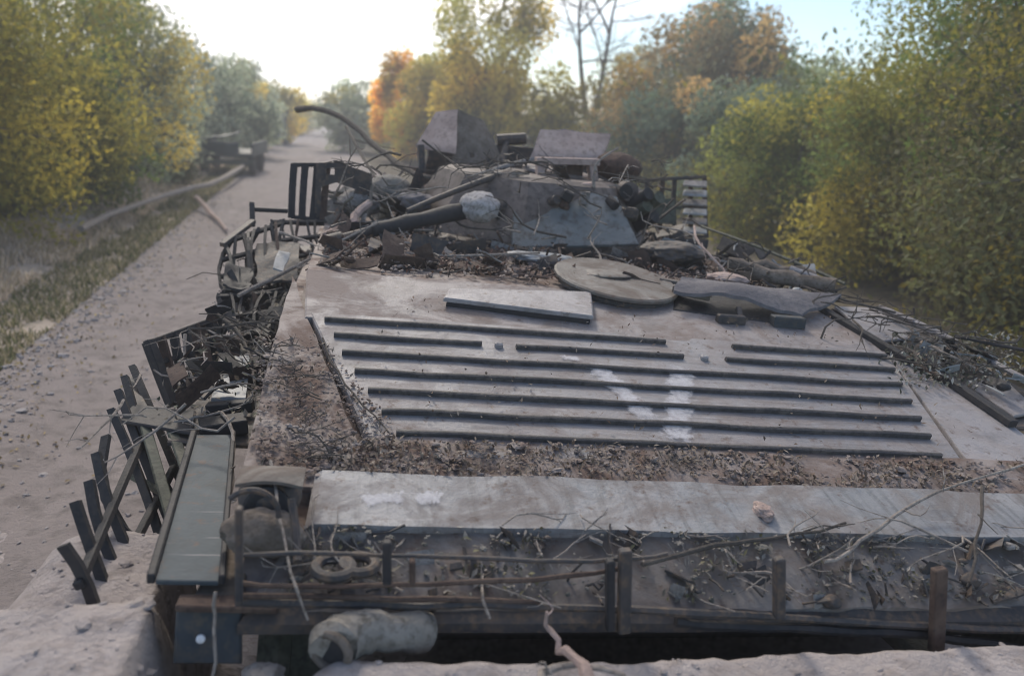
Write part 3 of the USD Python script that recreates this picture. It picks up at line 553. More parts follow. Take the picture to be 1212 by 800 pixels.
for s in (-1, 1):
    w0 = obj('drive_wheel', cat_([trimesh.creation.cylinder(.27, .22, sections=26).apply_transform(trimesh.transformations.rotation_matrix(math.pi/2, [0, 1, 0])).apply_translation((s*1.40, .46, .60)), trimesh.creation.torus(.24, .05, 26, 8).apply_transform(trimesh.transformations.rotation_matrix(math.pi/2, [0, 1, 0])).apply_translation((s*1.40-.05, .46, .60))]), 'green_steel', TK)
    for k in range(5):
        obj('road_wheel', trimesh.creation.cylinder(.30, .22, sections=22).apply_transform(trimesh.transformations.rotation_matrix(math.pi/2, [0, 1, 0])).apply_translation((s*1.40, 1.35+.95*k, .36)), 'dark_steel', TK)
# tracks
for s in (-1, 1):
    loop = [(.46, .90), (5.9, .85), (6.2, .6), (5.9, .30), (1.3, .03), (.9, .06), (.20, .55), (.25, .78)]
    loop = np.array(loop+[loop[0]]); dl = np.r_[0, np.cumsum(np.linalg.norm(np.diff(loop, axis=0), axis=1))]; tt = np.arange(0, dl[-1], .15)
    ms = []
    for t_ in tt:
        y0, z0_ = np.interp(t_, dl, loop[:, 0]), np.interp(t_, dl, loop[:, 1]); y1, z1_ = np.interp(t_+.1, dl, loop[:, 0]), np.interp(t_+.1, dl, loop[:, 1])
        ms.append(bar((s*1.40, y0, z0_), (s*1.40, y1, z1_), .30, .04, (1, 0, 0) if False else (0, 0.01, 1) if abs(y1-y0) > .02 else (0, 1, 0.01)))
    tr = obj('track', ms[0], 'dark_steel', TK)
    for m in ms[1:60]: obj('track_link', m, 'dark_steel', tr)

# turret: a faceted cone with the gun swung out over the left side
tc = np.array([.02, 4.55, 1.45]); TU = None
th0 = math.radians(-90+8)
def ring(r, z, n=9, off=0): 
    t_ = th0+(np.arange(n)+.5)/n*2*np.pi; return np.c_[tc[0]+r*np.cos(t_), tc[1]+r*np.sin(t_)*.95, 0*t_+z]
R0, R1, R2 = ring(1.0, 1.50), ring(.74, 1.93), ring(.66, 1.96)
tv = np.vstack([R0-[0, 0, .06], R0, R1, R2, [tc+[0, 0, .51]]]); n9 = 9; tf = []
for lv in range(3):
    for k in range(n9):
        c_, d_ = lv*n9+k, lv*n9+(k+1) % n9; tf += [[c_, d_, d_+n9], [c_, d_+n9, c_+n9]]
for k in range(n9): tf.append([3*n9+k, 3*n9+(k+1) % n9, 4*n9])
tm = rough(trimesh.Trimesh(tv, tf), .09, .007, 5, 14)
TU = obj('turret', tm, 'turret_paint', TK, smooth=25)
obj('turret_ring', disc((tc[0], tc[1], 1.505), 1.08, .05, (0, 0, 1), 36, .012), 'dark_steel', TU)
obj('turret_hatch', disc((.28, 4.75, 2.0), .30, .035, (.05, -.05, 1), 24), 'hull_paint', TU)
hb = P(655, 178, 4.7); 
obj('raised_hatch', cat_([sheetpatch([P(628, 186, 4.75), P(712, 190, 4.75), P(722, 158, 4.9), P(640, 152, 4.9)], 10, 6, .03, .02, 6, 4, .02)]), 'pink_dust', TU)
obj('sight_box', cat_([bar(P(640, 190, 4.45), P(640, 214, 4.45), .07, .10, (0, 1, 0)), bar(P(700, 190, 4.45), P(702, 214, 4.45), .06, .10, (0, 1, 0)), bar(P(634, 190, 4.45), P(708, 192, 4.45), .12, .05), bar(P(634, 216, 4.42), P(712, 219, 4.42), .14, .05)]), 'pink_dust', TU)
obj('sight_window', slab([P(655, 193, 4.5), P(690, 194, 4.5), P(690, 215, 4.5), P(655, 214, 4.5)], .02, nrm=(0, -1, 0)), 'rust', TU)
obj('burnt_casing', rough(trimesh.convex.convex_hull(lump(P(732, 198, 4.55), (.20, .15, .13), 6, .3, 1.2, 1).vertices), .05, .012, 7, 2), 'rust_dark', TU)
obj('searchlight', trimesh.creation.cylinder(.075, .12, sections=20).apply_transform(trimesh.transformations.rotation_matrix(math.pi/2, [1, 0, 0])).apply_translation(P(742, 226, 4.2)), 'turret_paint', TU)
obj('searchlight_lens', disc(P(738, 226, 4.2)+[0, -.066, 0], .055, .01, (0, -1, 0), 18, .003), 'black_steel', TU)
obj('turret_plate', slab([P(606, 293, 3.55), P(757, 289, 3.60), P(730, 232, 3.88), P(700, 228, 3.90), P(660, 246, 3.80), P(608, 247, 3.80)], .03, .006, size=.05, amp=.006, freq=5), 'plate_blue', TU, label='blue-grey sloping front plate')
for k, (px, py, sz) in enumerate([(655, 238, .06), (672, 232, .07), (692, 234, .06), (668, 244, .05), (725, 240, .06), (745, 252, .07)]):
    obj('turret_fitting', box(P(px, py, 3.80), (sz*1.6, sz*1.2, sz*1.1), trimesh.transformations.rotation_matrix(k*1.3, [.3, .2, 1])[:3, :3], .012) if k % 2 else trimesh.creation.cylinder(sz*.6, sz*1.5, sections=14).apply_transform(trimesh.transformations.rotation_matrix(1.2+k, [1, .5, 0])).apply_translation(P(px, py, 3.80)), ['dark_steel', 'black_steel', 'canvas', 'rust', 'black_steel', 'dark_steel'][k], TU)
obj('turret_lip', tube([P(595, 232, 3.95), P(640, 226, 3.95), P(700, 222, 4.0)], .04, sides=8, sub=3, wob=.006, seed=3), 'pink_dust', TU)
for k, (px, py) in enumerate([(756, 250), (764, 262), (770, 240), (757, 236)]):
    obj('smoke_tube', trimesh.creation.cylinder(.05, .22, sections=14).apply_transform(trimesh.transformations.rotation_matrix(math.radians(60), [1, .4, 0])).apply_translation(P(px, py, 4.1)), 'black_steel' if k % 2 else 'green_steel', TU)
# gun
g0, g1, g2 = P(566, 247, 3.72), P(470, 266, 3.45), P(392, 286, 3.2)
obj('mantlet_cover', lump(P(567, 245, 3.68), (.145, .15, .105), 31, .22, 2.2), 'pale_cover', TU)
obj('mantlet', rough(box(P(600, 262, 3.95), (.26, .3, .16), None, .04), .06, .02, 5, 4), 'black_steel', TU)
gb = obj('gun_barrel', tube([P(600, 246, 3.95), g0, g1, g2], .040, .026, 14, sub=3), 'dark_steel', TU)
obj('barrel_sleeve', tube([P(552, 250, 3.68), P(500, 260, 3.52), P(440, 273, 3.35)], .056, .044, 14, .003, 2, 3), 'black_steel', gb)
obj('muzzle', tube([P(404, 283, 3.23), P(384, 288, 3.17)], .048, .048, 14), 'dark_steel', gb)
obj('coaxial_tube', tube([P(604, 203, 4.1), P(545, 224, 3.85), P(482, 250, 3.6)], .026, .018, 10, sub=2), 'dark_steel', TU)
# grey angular plates raised at the back of the turret
rb = obj('raised_armour_flap', sheetpatch([P(493, 170, 5.2), P(540, 178, 5.0), P(542, 131, 5.2), P(517, 133, 5.3)], 8, 8, .03, .015, 5, 6), 'pink_dust', TU)
obj('raised_armour_flap', sheetpatch([P(536, 200, 5.0), P(600, 196, 5.1), P(572, 143, 5.3), P(540, 130, 5.2)], 8, 8, .03, .02, 5, 7), 'brown_canvas', TU)
for q in (tube([P(498, 172, 5.1), P(500, 205, 5.05)], .03), tube([P(594, 196, 5.1), P(600, 165, 5.3)], .03), tube([P(588, 166, 5.3), P(622, 164, 5.3)], .05)): obj('flap_frame', q, 'dark_steel', TU)
obj('rear_bulkhead', slab([(-.75, 5.6, 2.15), (1.05, 5.6, 2.12), (1.05, 5.6, 1.45), (-.75, 5.6, 1.45)], .05, nrm=(0, -1, 0), size=.1, amp=.02), 'dark_steel', TU)

# ================================================================== things lying on and hanging from the vehicle
def on(name, label, cat, mesh, mat, group=None, smooth=35):
    m = mesh.copy(); m.vertices = Wd(m.vertices); return obj(name, m, mat, label=label, cat=cat, group=group, smooth=smooth)
def TLO(name, label, cat, base, group=None): return thing(name, label, cat, Wd(base), group)
def op(name, mesh, mat, par, **k):
    m = mesh.copy(); m.vertices = Wd(m.vertices); return obj(name, m, mat, par, **k)
def lerp4(c, u, v): return c[0]*(1-u)*(1-v)+c[1]*u*(1-v)+c[2]*u*v+c[3]*(1-u)*v
def cage(label, c, nslat, w=.035, t=.012, rails=(0., 1.), seed=0, mat='dark_steel', jit=.012, over=.0, rail_mat=None, deep=True):
    """c: bottom left, bottom right, top right, top left corners in the hull frame."""
    rg = np.random.default_rng(seed); c = [np.asarray(q, float) for q in c]
    k = TLO('slat_cage', label, 'slat cage', np.mean(c, 0)); nrm = np.cross(c[1]-c[0], c[3]-c[0])
    for v in rails: op('rail', bar(lerp4(c, -.02, v), lerp4(c, 1.02, v), .028, .028, nrm), rail_mat or mat, k)
    for i in range(nslat):
        u = (i+.0)/max(nslat-1, 1); j = rg.normal(0, jit, 3); a_, b_ = lerp4(c, u, -over), lerp4(c, u+rg.normal(0, .012), 1+over*rg.uniform(.3, 1.4)); mid = (a_+b_)/2+j
        q1, q2 = np.cross(b_-a_, nrm), nrm; q1 = q1/np.linalg.norm(q1)*w/2; q2 = q2/np.linalg.norm(q2)*t/2
        if deep: q1, q2 = q1/w*t, q2/t*w
        V = np.vstack([[p+q1+q2, p-q1+q2, p-q1-q2, p+q1-q2] for p in (a_, (a_+mid)/2+j*.25, mid, (mid+b_)/2+j*.25, b_)])
        f = [];
        for s in range(4):
            for e in range(4):
                A, B = s*4+e, s*4+(e+1) % 4; f += [[A, B, B+4], [A, B+4, A+4]]
        f += [[0, 2, 1], [0, 3, 2], [16, 17, 18], [16, 18, 19]]
        m = trimesh.Trimesh(V, f, process=False); m.fix_normals(); op('slat', m, mat if rg.uniform() > .25 else 'rust', k, smooth=False)
    return k
# nearest cage: upright bars leaning out over the road, open at the top
k4 = cage('nearest slat cage, bent outward beside the long dark blue fender panel', [P(116, 742, .30), P(212, 566, 1.30), P(160, 442, 1.80), P(80, 648, .36)], 9, .030, .022, (.10, .58), 1, 'black_steel', .022, .14, 'black_steel')
op('bracket', slab([Z(140, 497, .96), Z(228, 512, .98), Z(232, 486, .98), Z(158, 478, .96)], .012, size=.06, amp=.004), 'black_steel', k4)
op('bracket', bar(Z(150, 447, .98), Z(172, 490, .93), .045, .02), 'dark_steel', k4)
op('bracket', bar(Z(172, 505, .95), Z(205, 620, .80), .04, .02), 'green_steel', k4)
op('bracket', bar(Z(202, 505, .96), Z(222, 560, .90), .04, .02), 'green_steel', k4)
op('bracket', bar(Z(150, 560, .78), Z(205, 590, .80), .03, .02), 'green_steel', k4)
k3 = cage('second slat cage from the front, its top corner standing out past the pale grey panel', [P(203, 482, 2.25), P(262, 470, 2.6), P(258, 374, 2.8), P(176, 404, 2.35)], 7, .05, .018, (.04, .34, .66, .98), 2, 'black_steel', .012)
op('bracket', bar(P(176, 402, 2.35), P(205, 478, 2.25), .05, .04), 'black_steel', k3); op('bracket', bar(P(255, 374, 2.8), P(318, 376, 3.0), .05, .04), 'dark_steel', k3)
op('bracket', bar(P(240, 385, 2.7), P(250, 440, 2.5), .03, .03), 'rust', k3); op('bracket', bar(P(300, 440, 2.2), P(318, 380, 2.9), .05, .03), 'black_steel', k3)
k2 = cage('third slat cage, crushed into a dark tangle left of the gun muzzle', [P(262, 352, 3.2), P(345, 345, 3.3), P(335, 262, 3.8), P(265, 286, 3.6)], 11, .045, .018, (.05, .36, .66, .97), 3, 'black_steel', .035)
op('bracket', bar(P(263, 290, 3.5), P(300, 262, 3.9), .04, .03), 'dark_steel', k2); op('bracket', bar(P(298, 240, 4.1), P(299, 268, 4.0), .035, .03), 'black_steel', k2); op('bracket', bar(P(300, 248, 4.1), P(340, 250, 4.2), .03, .03), 'black_steel', k2)
op('crumpled_plate', sheetpatch([P(256, 364, 3.0), P(290, 362, 3.1), P(292, 332, 3.3), P(262, 328, 3.2)], 8, 8, .015, .06, 9, 4), 'black_steel', k2); op('crumpled_plate', sheetpatch([P(262, 336, 3.1), P(286, 340, 3.0), P(300, 318, 3.3), P(268, 310, 3.3)], 8, 8, .015, .06, 9, 14), 'black_steel', k2)
op('crumpled_plate', sheetpatch([P(300, 335, 3.2), P(352, 330, 3.2), P(350, 285, 3.6), P(305, 290, 3.6)], 8, 8, .015, .05, 7, 9), 'dark_steel', k2)
op('crumpled_plate', sheetpatch([P(322, 318, 3.1), P(336, 322, 3.1), P(345, 300, 3.3), P(330, 296, 3.3)], 5, 5, .01, .02, 7, 10), 'grey_panel', k2)
c1 = [P(345, 258, 4.3), P(382, 262, 4.3), P(388, 194, 4.4), P(348, 194, 4.4)]
k1 = cage('upright dark slat cage with a holed plate, farthest on the left, beside the road', c1, 4, .05, .03, (.02, .98), 4, 'black_steel', .006, 0, None, False)
from shapely.geometry import Polygon as SP
def plate_px(outer, hole, Y, t, mat, par):
    # a flat upright plate with an opening, in the plane at depth Y
    to = lambda L: [(P(*q, Y)[0], P(*q, Y)[2]) for q in L]
    m = trimesh.creation.extrude_polygon(SP(to(outer), [to(h) for h in hole]), t, engine='earcut'); v = m.vertices.copy(); m.vertices = np.c_[v[:, 0], Y+v[:, 2], v[:, 1]]; m.fix_normals()
    op('holed_plate', m, mat, par)
plate_px([(374, 193), (400, 192), (440, 206), (441, 228), (430, 232), (412, 250), (396, 258), (372, 258)], [[(380, 222), (398, 216), (420, 224), (416, 240), (398, 252), (380, 250)], [(386, 199), (396, 199), (396, 207), (386, 207)]], 4.3, .03, 'dark_steel', k1)
op('foot_rail', bar(P(350, 264, 4.2), P(408, 264, 4.2), .04, .04), 'dark_steel', k1)
c5 = [P(762, 278, 4.9), P(836, 282, 4.9), P(834, 208, 4.95), P(766, 212, 4.95)]
k5 = cage('upright louvred cage at the right rear of the vehicle, against the blue-green bush', c5, 5, .035, .02, (.02, .5, .98), 5, 'dark_steel', .01, 0, None, False)
for i in range(6):
    y_ = 216+i*11; op('louvre', slab([P(808, y_+3, 4.8), P(837, y_+5, 4.8), P(837, y_-2, 4.9), P(810, y_-3, 4.9)], .014), 'grey_panel' if i % 2 else 'canvas', k5)
op('rail', bar(P(766, 240, 4.85), P(806, 246, 4.85), .05, .03), 'green_steel', k5); op('bracket', sheetpatch([P(770, 262, 4.8), P(800, 264, 4.8), P(800, 238, 4.85), P(772, 236, 4.85)], 6, 6, .01, .03, 6, 3), 'green_steel', k5)

k6 = cage('dark slat cage lying askew between the crushed one and the pale grey fender panel', [P(262, 405, 2.6), P(322, 392, 2.8), P(340, 345, 3.2), P(258, 350, 3.0)], 7, .04, .016, (.03, .5, .97), 6, 'black_steel', .02)
k7 = cage('dark slat cage leaning inward below the farthest left cage', [P(330, 310, 3.8), P(396, 296, 3.9), P(384, 262, 4.2), P(322, 262, 4.1)], 7, .04, .016, (.03, .5, .97), 7, 'black_steel', .02)
# sticks and branches: pixel sight lines with their own depth
def stick(label, pts, r0, r1, mat, seed, name='branch', cat='branch', twigs=0, sub=3, wob=.004):
    p = np.array([np.asarray(q, float) for q in pts]); r0, r1 = r0*.75, r1*.7; ms = [tube(p, r0, r1, 7, wob, seed, sub)]; rg = np.random.default_rng(seed)
    for k in range(twigs):
        i = rg.integers(0, len(p)-1); b = p[i]+(p[i+1]-p[i])*rg.uniform(.2, .9); d = p[i+1]-p[i]; L = np.linalg.norm(d)*rg.uniform(.25, .5); d = d/np.linalg.norm(d)+rg.normal(0, .55, 3)*[1, 1, .5]
        ms.append(tube([b, b+d*L*.5+rg.normal(0, .015, 3), b+d*L], r1*.8, r1*.3, 5, .002, seed+k, 2))
    m = cat_(ms); m.vertices = Wd(m.vertices); obj(name, m, mat, label=label, cat=cat)
stick('long pale stick slanting from the dark cage tangle up to the gun muzzle', [P(282, 350, 2.6), P(330, 326, 2.8), P(385, 296, 3.0), P(448, 264, 3.2)], .018, .010, 'pale_wood', 1, twigs=3)
stick('thin pale branch bent over the tangle of the third slat cage', [P(330, 275, 3.4), P(352, 282, 3.3), P(380, 294, 3.1), P(408, 318, 2.9)], .012, .006, 'pale_wood', 2, twigs=3)
stick('pinkish strip of bark leaning beside the gun muzzle', [P(388, 282, 3.5), P(412, 262, 3.7), P(436, 240, 3.9)], .055, .035, 'pink_dust', 3, twigs=0, wob=.012)
stick('forked twig hanging through the second slat cage', [P(219, 396, 2.3), P(223, 437, 2.1), P(250, 476, 1.9)], .011, .008, 'pale_wood', 4, twigs=2)
stick('pale twig lying across the end of the long blue fender panel', [P(186, 507, 1.35), P(220, 497, 1.35), P(254, 489, 1.38), P(300, 472, 1.42)], .010, .006, 'pale_wood', 5, twigs=3)
stick('long curved twig along the inner edge of the blue fender panel', [P(262, 488, 1.35), P(276, 530, 1.05), P(270, 598, .65), P(260, 682, .20)], .010, .008, 'pale_wood', 6, twigs=1)
stick('thin pale twig hanging in front of the dark mudguard', [P(255, 700, .06), P(254, 745, .02), P(255, 800, -.03)], .007, .006, 'pale_wood', 7)
stick('short forked twig standing on the blue fender panel', [P(258, 562, .85), P(264, 582, .75), P(268, 600, .65)], .006, .004, 'pale_wood', 8)
stick('thin twig drooping past the headlight down to the rods', [P(320, 545, .50), P(330, 606, .25), P(344, 676, .05), P(366, 732, -.02)], .007, .005, 'pale_wood', 9, twigs=1)
stick('dark crooked stick across the right of the wave board', [P(760, 668, .12), P(870, 641, .25), P(925, 634, .28), P(1000, 620, .32)], .012, .007, 'dark_wood', 10, twigs=3)
stick('pale stick rising across the right end of the wave board', [P(975, 664, .20), P(1022, 640, .27), P(1085, 594, .42), P(1168, 562, .52), P(1240, 540, .6)], .010, .006, 'pale_wood', 11, twigs=4)
stick('thin upright twig at the right end of the wave board', [P(1163, 575, .40), P(1160, 620, .22), P(1148, 690, .05)], .008, .006, 'dark_wood', 12, twigs=2)
stick('twisted dry root sticking up from the pale bank in front of the nose', [P(700, 815, -.30), P(678, 778, -.20), P(656, 760, -.12), P(643, 722, -.08)], .026, .005, 'pink_dust', 13, name='dry_root', cat='root', twigs=1, wob=.006)
stick('pinkish dead root half buried in the bank beside the twisted one', [P(640, 806, -.28), P(668, 790, -.22), P(712, 792, -.25), P(745, 806, -.3)], .014, .008, 'pale_wood', 14, name='dry_root', cat='root', twigs=1)
stick('long drooping dark pole reaching from the road over the turret', [P(352, 130, 7.2), P(402, 138, 6.4), P(438, 168, 5.8), P(470, 193, 5.2), P(505, 210, 4.7), P(560, 206, 4.6), P(604, 196, 4.7)], .040, .030, 'dark_wood', 15, name='pole', cat='pole')
stick('pale pole lying over the back of the turret to the dark hole', [P(548, 212, 4.5), P(590, 200, 4.6), P(640, 186, 4.8)], .035, .030, 'canvas', 16, name='pole', cat='pole')
stick('kinked pale twig standing up from the turret in front of the rust-brown lump', [P(703, 222, 3.95), P(704, 202, 3.95), P(712, 188, 3.95), P(730, 174, 4.0)], .016, .010, 'pale_wood', 17)
stick('thin bent branch over the dark roll on the right', [P(822, 268, 3.4), P(836, 300, 3.0), P(856, 318, 2.9), P(850, 338, 2.7)], .012, .008, 'pink_dust', 18, twigs=3)
stick('long thin dark pole along the right edge of the vehicle', [P(830, 268, 4.3), P(880, 286, 3.8), P(945, 312, 3.3), P(1000, 336, 2.9)], .016, .016, 'green_steel', 19, name='pole', cat='pole', wob=.001)
stick('brown twig lying on the dirt at the left of the ribs', [G(382, 400, .03), G(400, 440, .03), G(430, 478, .03), G(468, 520, .03)], .006, .004, 'dark_wood', 20, twigs=2)
stick('long grey stick behind the deck plate below the gun', [P(480, 300, 2.9), P(560, 303, 2.9), P(640, 300, 2.9)], .014, .010, 'pale_wood', 21, twigs=2)
stick('dead branch in front of the turret on the left', [P(390, 325, 2.7), P(440, 312, 2.8), P(505, 322, 2.6), P(550, 318, 2.6)], .014, .008, 'dark_wood', 22, twigs=4)
stick('dark crooked branch reaching over the right fender', [P(880, 300, 3.3), P(930, 330, 2.8), P(990, 352, 2.4), P(1060, 372, 2.2)], .014, .009, 'dark_wood', 23, twigs=4)
stick('broken branch with twigs on the rubbish at the right fender', [G(1085, 400, .05), G(1120, 420, .06), G(1165, 440, .05)], .014, .008, 'pale_wood', 24, twigs=5)
stick('bare branch tangled in the second slat cage beside the hull', [P(258, 372, 2.7), P(285, 400, 2.3), P(300, 440, 1.9), P(296, 480, 1.5)], .012, .008, 'dark_wood', 25, twigs=4)
stick('thin dead branch behind the farthest left cage', [P(410, 150, 7.0), P(440, 205, 5.0), P(470, 240, 4.2)], .016, .010, 'dark_wood', 26, twigs=3)
stick('straight dark rod at the far right beyond the fender rubbish', [G(1130, 398, .05), G(1180, 408, .08), G(1260, 424, .1)], .014, .014, 'black_steel', 27, name='rod', cat='rod', wob=.001)

# bundles and rags
def bag(name, label, cat, c, e, mat, seed, amp=.16, sub=4): on(name, label, cat, lump(c, e, seed, amp, 1.7, sub), mat)
bag('sack', 'pale lumpy sack behind the barrel, left of the two', 'sack', P(425, 240, 4.4), (.16, .14, .11), 'canvas', 1)
bag('sack', 'grey-green sack wedged under the drooping pole', 'sack', P(462, 226, 4.6), (.17, .16, .13), 'tarp', 2)
bag('sack', 'round brown bundle above the gun mantlet', 'sack', P(604, 219, 4.05), (.13, .12, .11), 'brown_canvas', 3, .1)
bag('rag', 'crumpled dark rag between the two sacks and the gun', 'rag', P(492, 238, 4.2), (.13, .12, .07), 'cloth_grey', 4, .35)
bag('rag', 'pink dusty rag on the deck behind the buckled lid', 'rag', P(862, 330, 2.72), (.13, .09, .035), 'pink_dust', 5, .35)
bag('rag', 'pale cloth scrap hanging off the right of the buckled lid', 'rag', P(925, 362, 2.38), (.10, .08, .04), 'canvas', 6, .35)
bag('rag', 'dark rag heap at the right rear corner of the deck', 'rag', P(800, 300, 3.4), (.24, .16, .08), 'dark_steel', 7, .35)
bag('rag', 'grey bundle on the left of the deck below the gun muzzle', 'rag', P(405, 318, 2.9), (.13, .10, .06), 'brown_canvas', 8, .35)
bag('rag', 'reddish rag lying below the gun barrel', 'rag', P(470, 310, 2.85), (.20, .12, .05), 'rust', 9, .35)
bag('rag', 'dark brown rag on the deck below the mantlet', 'rag', P(560, 318, 2.75), (.18, .10, .035), 'rust', 10, .35)
bag('rag', 'bluish crumpled sheet at the foot of the turret', 'rag', P(640, 305, 3.1), (.22, .10, .035), 'grey_panel', 11, .35)
on('rolled_mat', 'brown rolled mat on the right of the deck behind the buckled lid', 'rolled mat', tube([P(892, 322, 2.85), P(930, 328, 2.75), P(986, 338, 2.6)], .050, .042, 14, .012, 3, 3), 'brown_canvas')
on('rolled_mat', 'thin dusty rolled mat lying behind the thicker one', 'rolled mat', tube([P(862, 312, 3.1), P(905, 316, 3.0), P(962, 326, 2.9)], .040, .034, 14, .012, 4, 3), 'brown_canvas')
on('white_pipe', 'short pale pipe at the end of the dark pole on the right', 'pipe', tube([P(935, 318, 2.9), P(978, 334, 2.75)], .022, .022, 10), 'pale_panel')
# the open-ended roll wedged under the nose
t_ = TLO('rolled_tarpaulin', 'beige grey rolled tarpaulin with an open left end, wedged between the nose and the bank', 'tarpaulin', P(440, 755, .0))
ax = [P(394, 768, -.06), P(404, 756, -.02), P(425, 748, .01), P(460, 746, .02), P(503, 747, .05)]
op('roll', rough(tube(ax, .062, .056, 18, .002, 2, 3), .03, .006, 12, 3), 'roll_cloth', t_)
e0 = ax[0]; d0 = ax[0]-ax[1]; d0 /= np.linalg.norm(d0)
tor = trimesh.creation.torus(.050, .012, 22, 8); tor.apply_transform(trimesh.geometry.align_vectors([0, 0, 1], d0)); tor.apply_translation(e0+d0*.01); op('rolled_edge', tor, 'brown_canvas', t_)
op('hollow', disc(e0+d0*.008, .044, .01, d0, 18, .002), 'black_steel', t_)
bag('rag', 'white rag caught under the left end of the nose above the bank', 'rag', P(312, 803, -.03), (.055, .05, .03), 'canvas', 12, .5)
bag('plant_tuft', 'dry pinkish weed hanging over the right half of the wave board', 'weed', P(903, 604, .42), (.028, .05, .022), 'pink_dust', 13, .5)

# broken bits of plate, rod and cloth, too many and too small to count
def scrap(label, n, seed, fx, mat, size=.09):
    rg = np.random.default_rng(seed); ms = []
    for p in fx(rg, n):
        k = rg.uniform(); s_ = size*rg.uniform(.4, 1.4); d = rg.normal(size=3)*[1, 1, .45]; d /= np.linalg.norm(d); e = np.cross(d, rg.normal(size=3)); e /= np.linalg.norm(e)
        if k < .42: ms.append(tube([p-d*s_, p+e*s_*.15, p+d*s_], size*.09, size*.07, 5))
        elif k < .93: ms.append(sheetpatch([p-d*s_-e*s_*.4, p+d*s_-e*s_*.5, p+d*s_*.8+e*s_*.4, p-d*s_*.9+e*s_*.5], 5, 4, .008, size*.22, 9, int(rg.integers(99))))
        else: ms.append(lump(p, np.array([1, .8, .6])*s_*.5, int(rg.integers(99)), .35, 1.7, 2))
    m = cat_(ms); m.vertices = Wd(m.vertices); obj('scrap', m, mat, label=label, cat='scrap', kind='stuff')
def sight(x0, x1, y0, y1, Y0, Y1):
    def fx(rg, n): return [P(rg.uniform(x0, x1), rg.uniform(y0, y1), rg.uniform(Y0, Y1)) for _ in range(n)]
    return fx
flat = lambda x0, x1, y0, y1, z, dz: (lambda rg, n: np.c_[rg.uniform(x0, x1, n), rg.uniform(y0, y1, n), z+np.abs(rg.normal(0, dz, n))])
for i, (lab, n, fx, mat, sz) in enumerate([
  ('dark broken bits of steel on the left fender below the cages', 70, flat(-2.05, -1.62, 1.5, 5.6, .97, .07), 'black_steel', .10),
  ('rusty bits on the left fender below the cages', 40, flat(-2.1, -1.6, 1.4, 5.6, .97, .08), 'rust', .08),
  ('pale scraps on the left fender below the cages', 26, flat(-2.1, -1.6, 1.6, 5.6, .97, .09), 'canvas', .06),
  ('dark wreckage bits on the deck before the turret', 60, flat(-1.5, 1.4, 2.5, 3.7, 1.46, .04), 'dark_steel', .10),
  ('rust brown scraps on the deck before the turret', 70, flat(-1.5, 1.4, 2.5, 3.7, 1.46, .035), 'rust', .11),
  ('pale scraps on the deck before the turret', 34, flat(-1.5, 1.4, 2.5, 3.8, 1.47, .04), 'canvas', .07),
  ('dark rubble heaped behind and beside the turret', 90, flat(-1.5, 1.6, 4.0, 6.3, 1.48, .16), 'dark_steel', .13),
  ('dusty pink rubble heaped behind and beside the turret', 60, flat(-1.5, 1.5, 4.6, 6.3, 1.5, .18), 'pink_dust', .12),
  ('grey-green rubble beside the left rear of the turret', 40, flat(-1.6, -.7, 3.9, 5.6, 1.48, .12), 'tarp', .13),
  ('dark bits on the turret roof', 24, flat(-.5, .6, 4.1, 5.0, 1.98, .05), 'dark_steel', .08),
  ('dark wreckage bits along the right side of the deck', 50, flat(.8, 1.75, 2.5, 4.4, 1.45, .07), 'black_steel', .11),
  ('pale wreckage bits along the right side of the deck', 26, flat(.9, 1.75, 2.5, 4.2, 1.45, .06), 'grey_panel', .08),
  ('dark rubbish on the right fender', 24, (lambda rg, n: [G(1080+t*110+rg.normal(0, 12), 396+t*48+rg.normal(0, 9), .02+abs(rg.normal(0, .015))) for t in rg.uniform(0, 1, n)]), 'black_steel', .07),
  ('pale greenish rubbish on the right fender', 16, (lambda rg, n: [G(1085+t*110+rg.normal(0, 16), 398+t*44+rg.normal(0, 12), .03+abs(rg.normal(0, .015))) for t in rg.uniform(0, 1, n)]), 'grey_panel', .06),
  ('small dark scraps caught on the lower plate of the nose', 70, (lambda rg, n: [np.array([x, y, .95+(y-.10)*.54]) for x, y in zip(rg.uniform(-1.45, 1.5, n), rg.uniform(.1, .32, n))]), 'dark_steel', .05),
  ('small pale scraps caught on the lower plate of the nose', 40, (lambda rg, n: [np.array([x, y, .95+(y-.10)*.54]) for x, y in zip(rg.uniform(-1.45, 1.5, n), rg.uniform(.1, .32, n))]), 'canvas', .035)]):
    scrap(lab, n, 300+i, fx, mat, sz)

# thin dead twigs, too many to count
def twigs(label, n, seed, fx, L, r, mat):
    rg = np.random.default_rng(seed); ms = []
    for p in fx(rg, n):
        d = rg.normal(size=3)*[1, .8, .25]; d /= np.linalg.norm(d); l = L*rg.uniform(.4, 1.5); k1, k2 = rg.normal(0, .07*l, 3), rg.normal(0, .07*l, 3)
        pts = [p-d*l/2, p-d*l*.15+k1, p+d*l*.2+k2, p+d*l/2]; ms.append(tube(pts, r*rg.uniform(.6, 1.4), r*.35, 5, .001, 0, 2))
        for _ in range(2):
            b = pts[rg.integers(1, 3)]; e = d+rg.normal(0, .6, 3); ms.append(tube([b, b+e*l*.14+rg.normal(0, .02*l, 3), b+e*l*.26], r*.5, r*.2, 4, 0, 0, 1))
    m = cat_(ms); m.vertices = Wd(m.vertices); obj('twigs', m, mat, label=label, cat='twigs', kind='stuff')
twigs('tangle of thin dead twigs around the turret and gun', 52, 401, sight(400, 800, 185, 290, 3.4, 4.6), .42, .007, 'dark_wood')
twigs('pale dry twigs lying over the turret and the deck before it', 30, 402, sight(400, 820, 200, 315, 3.0, 4.2), .45, .007, 'pale_wood')
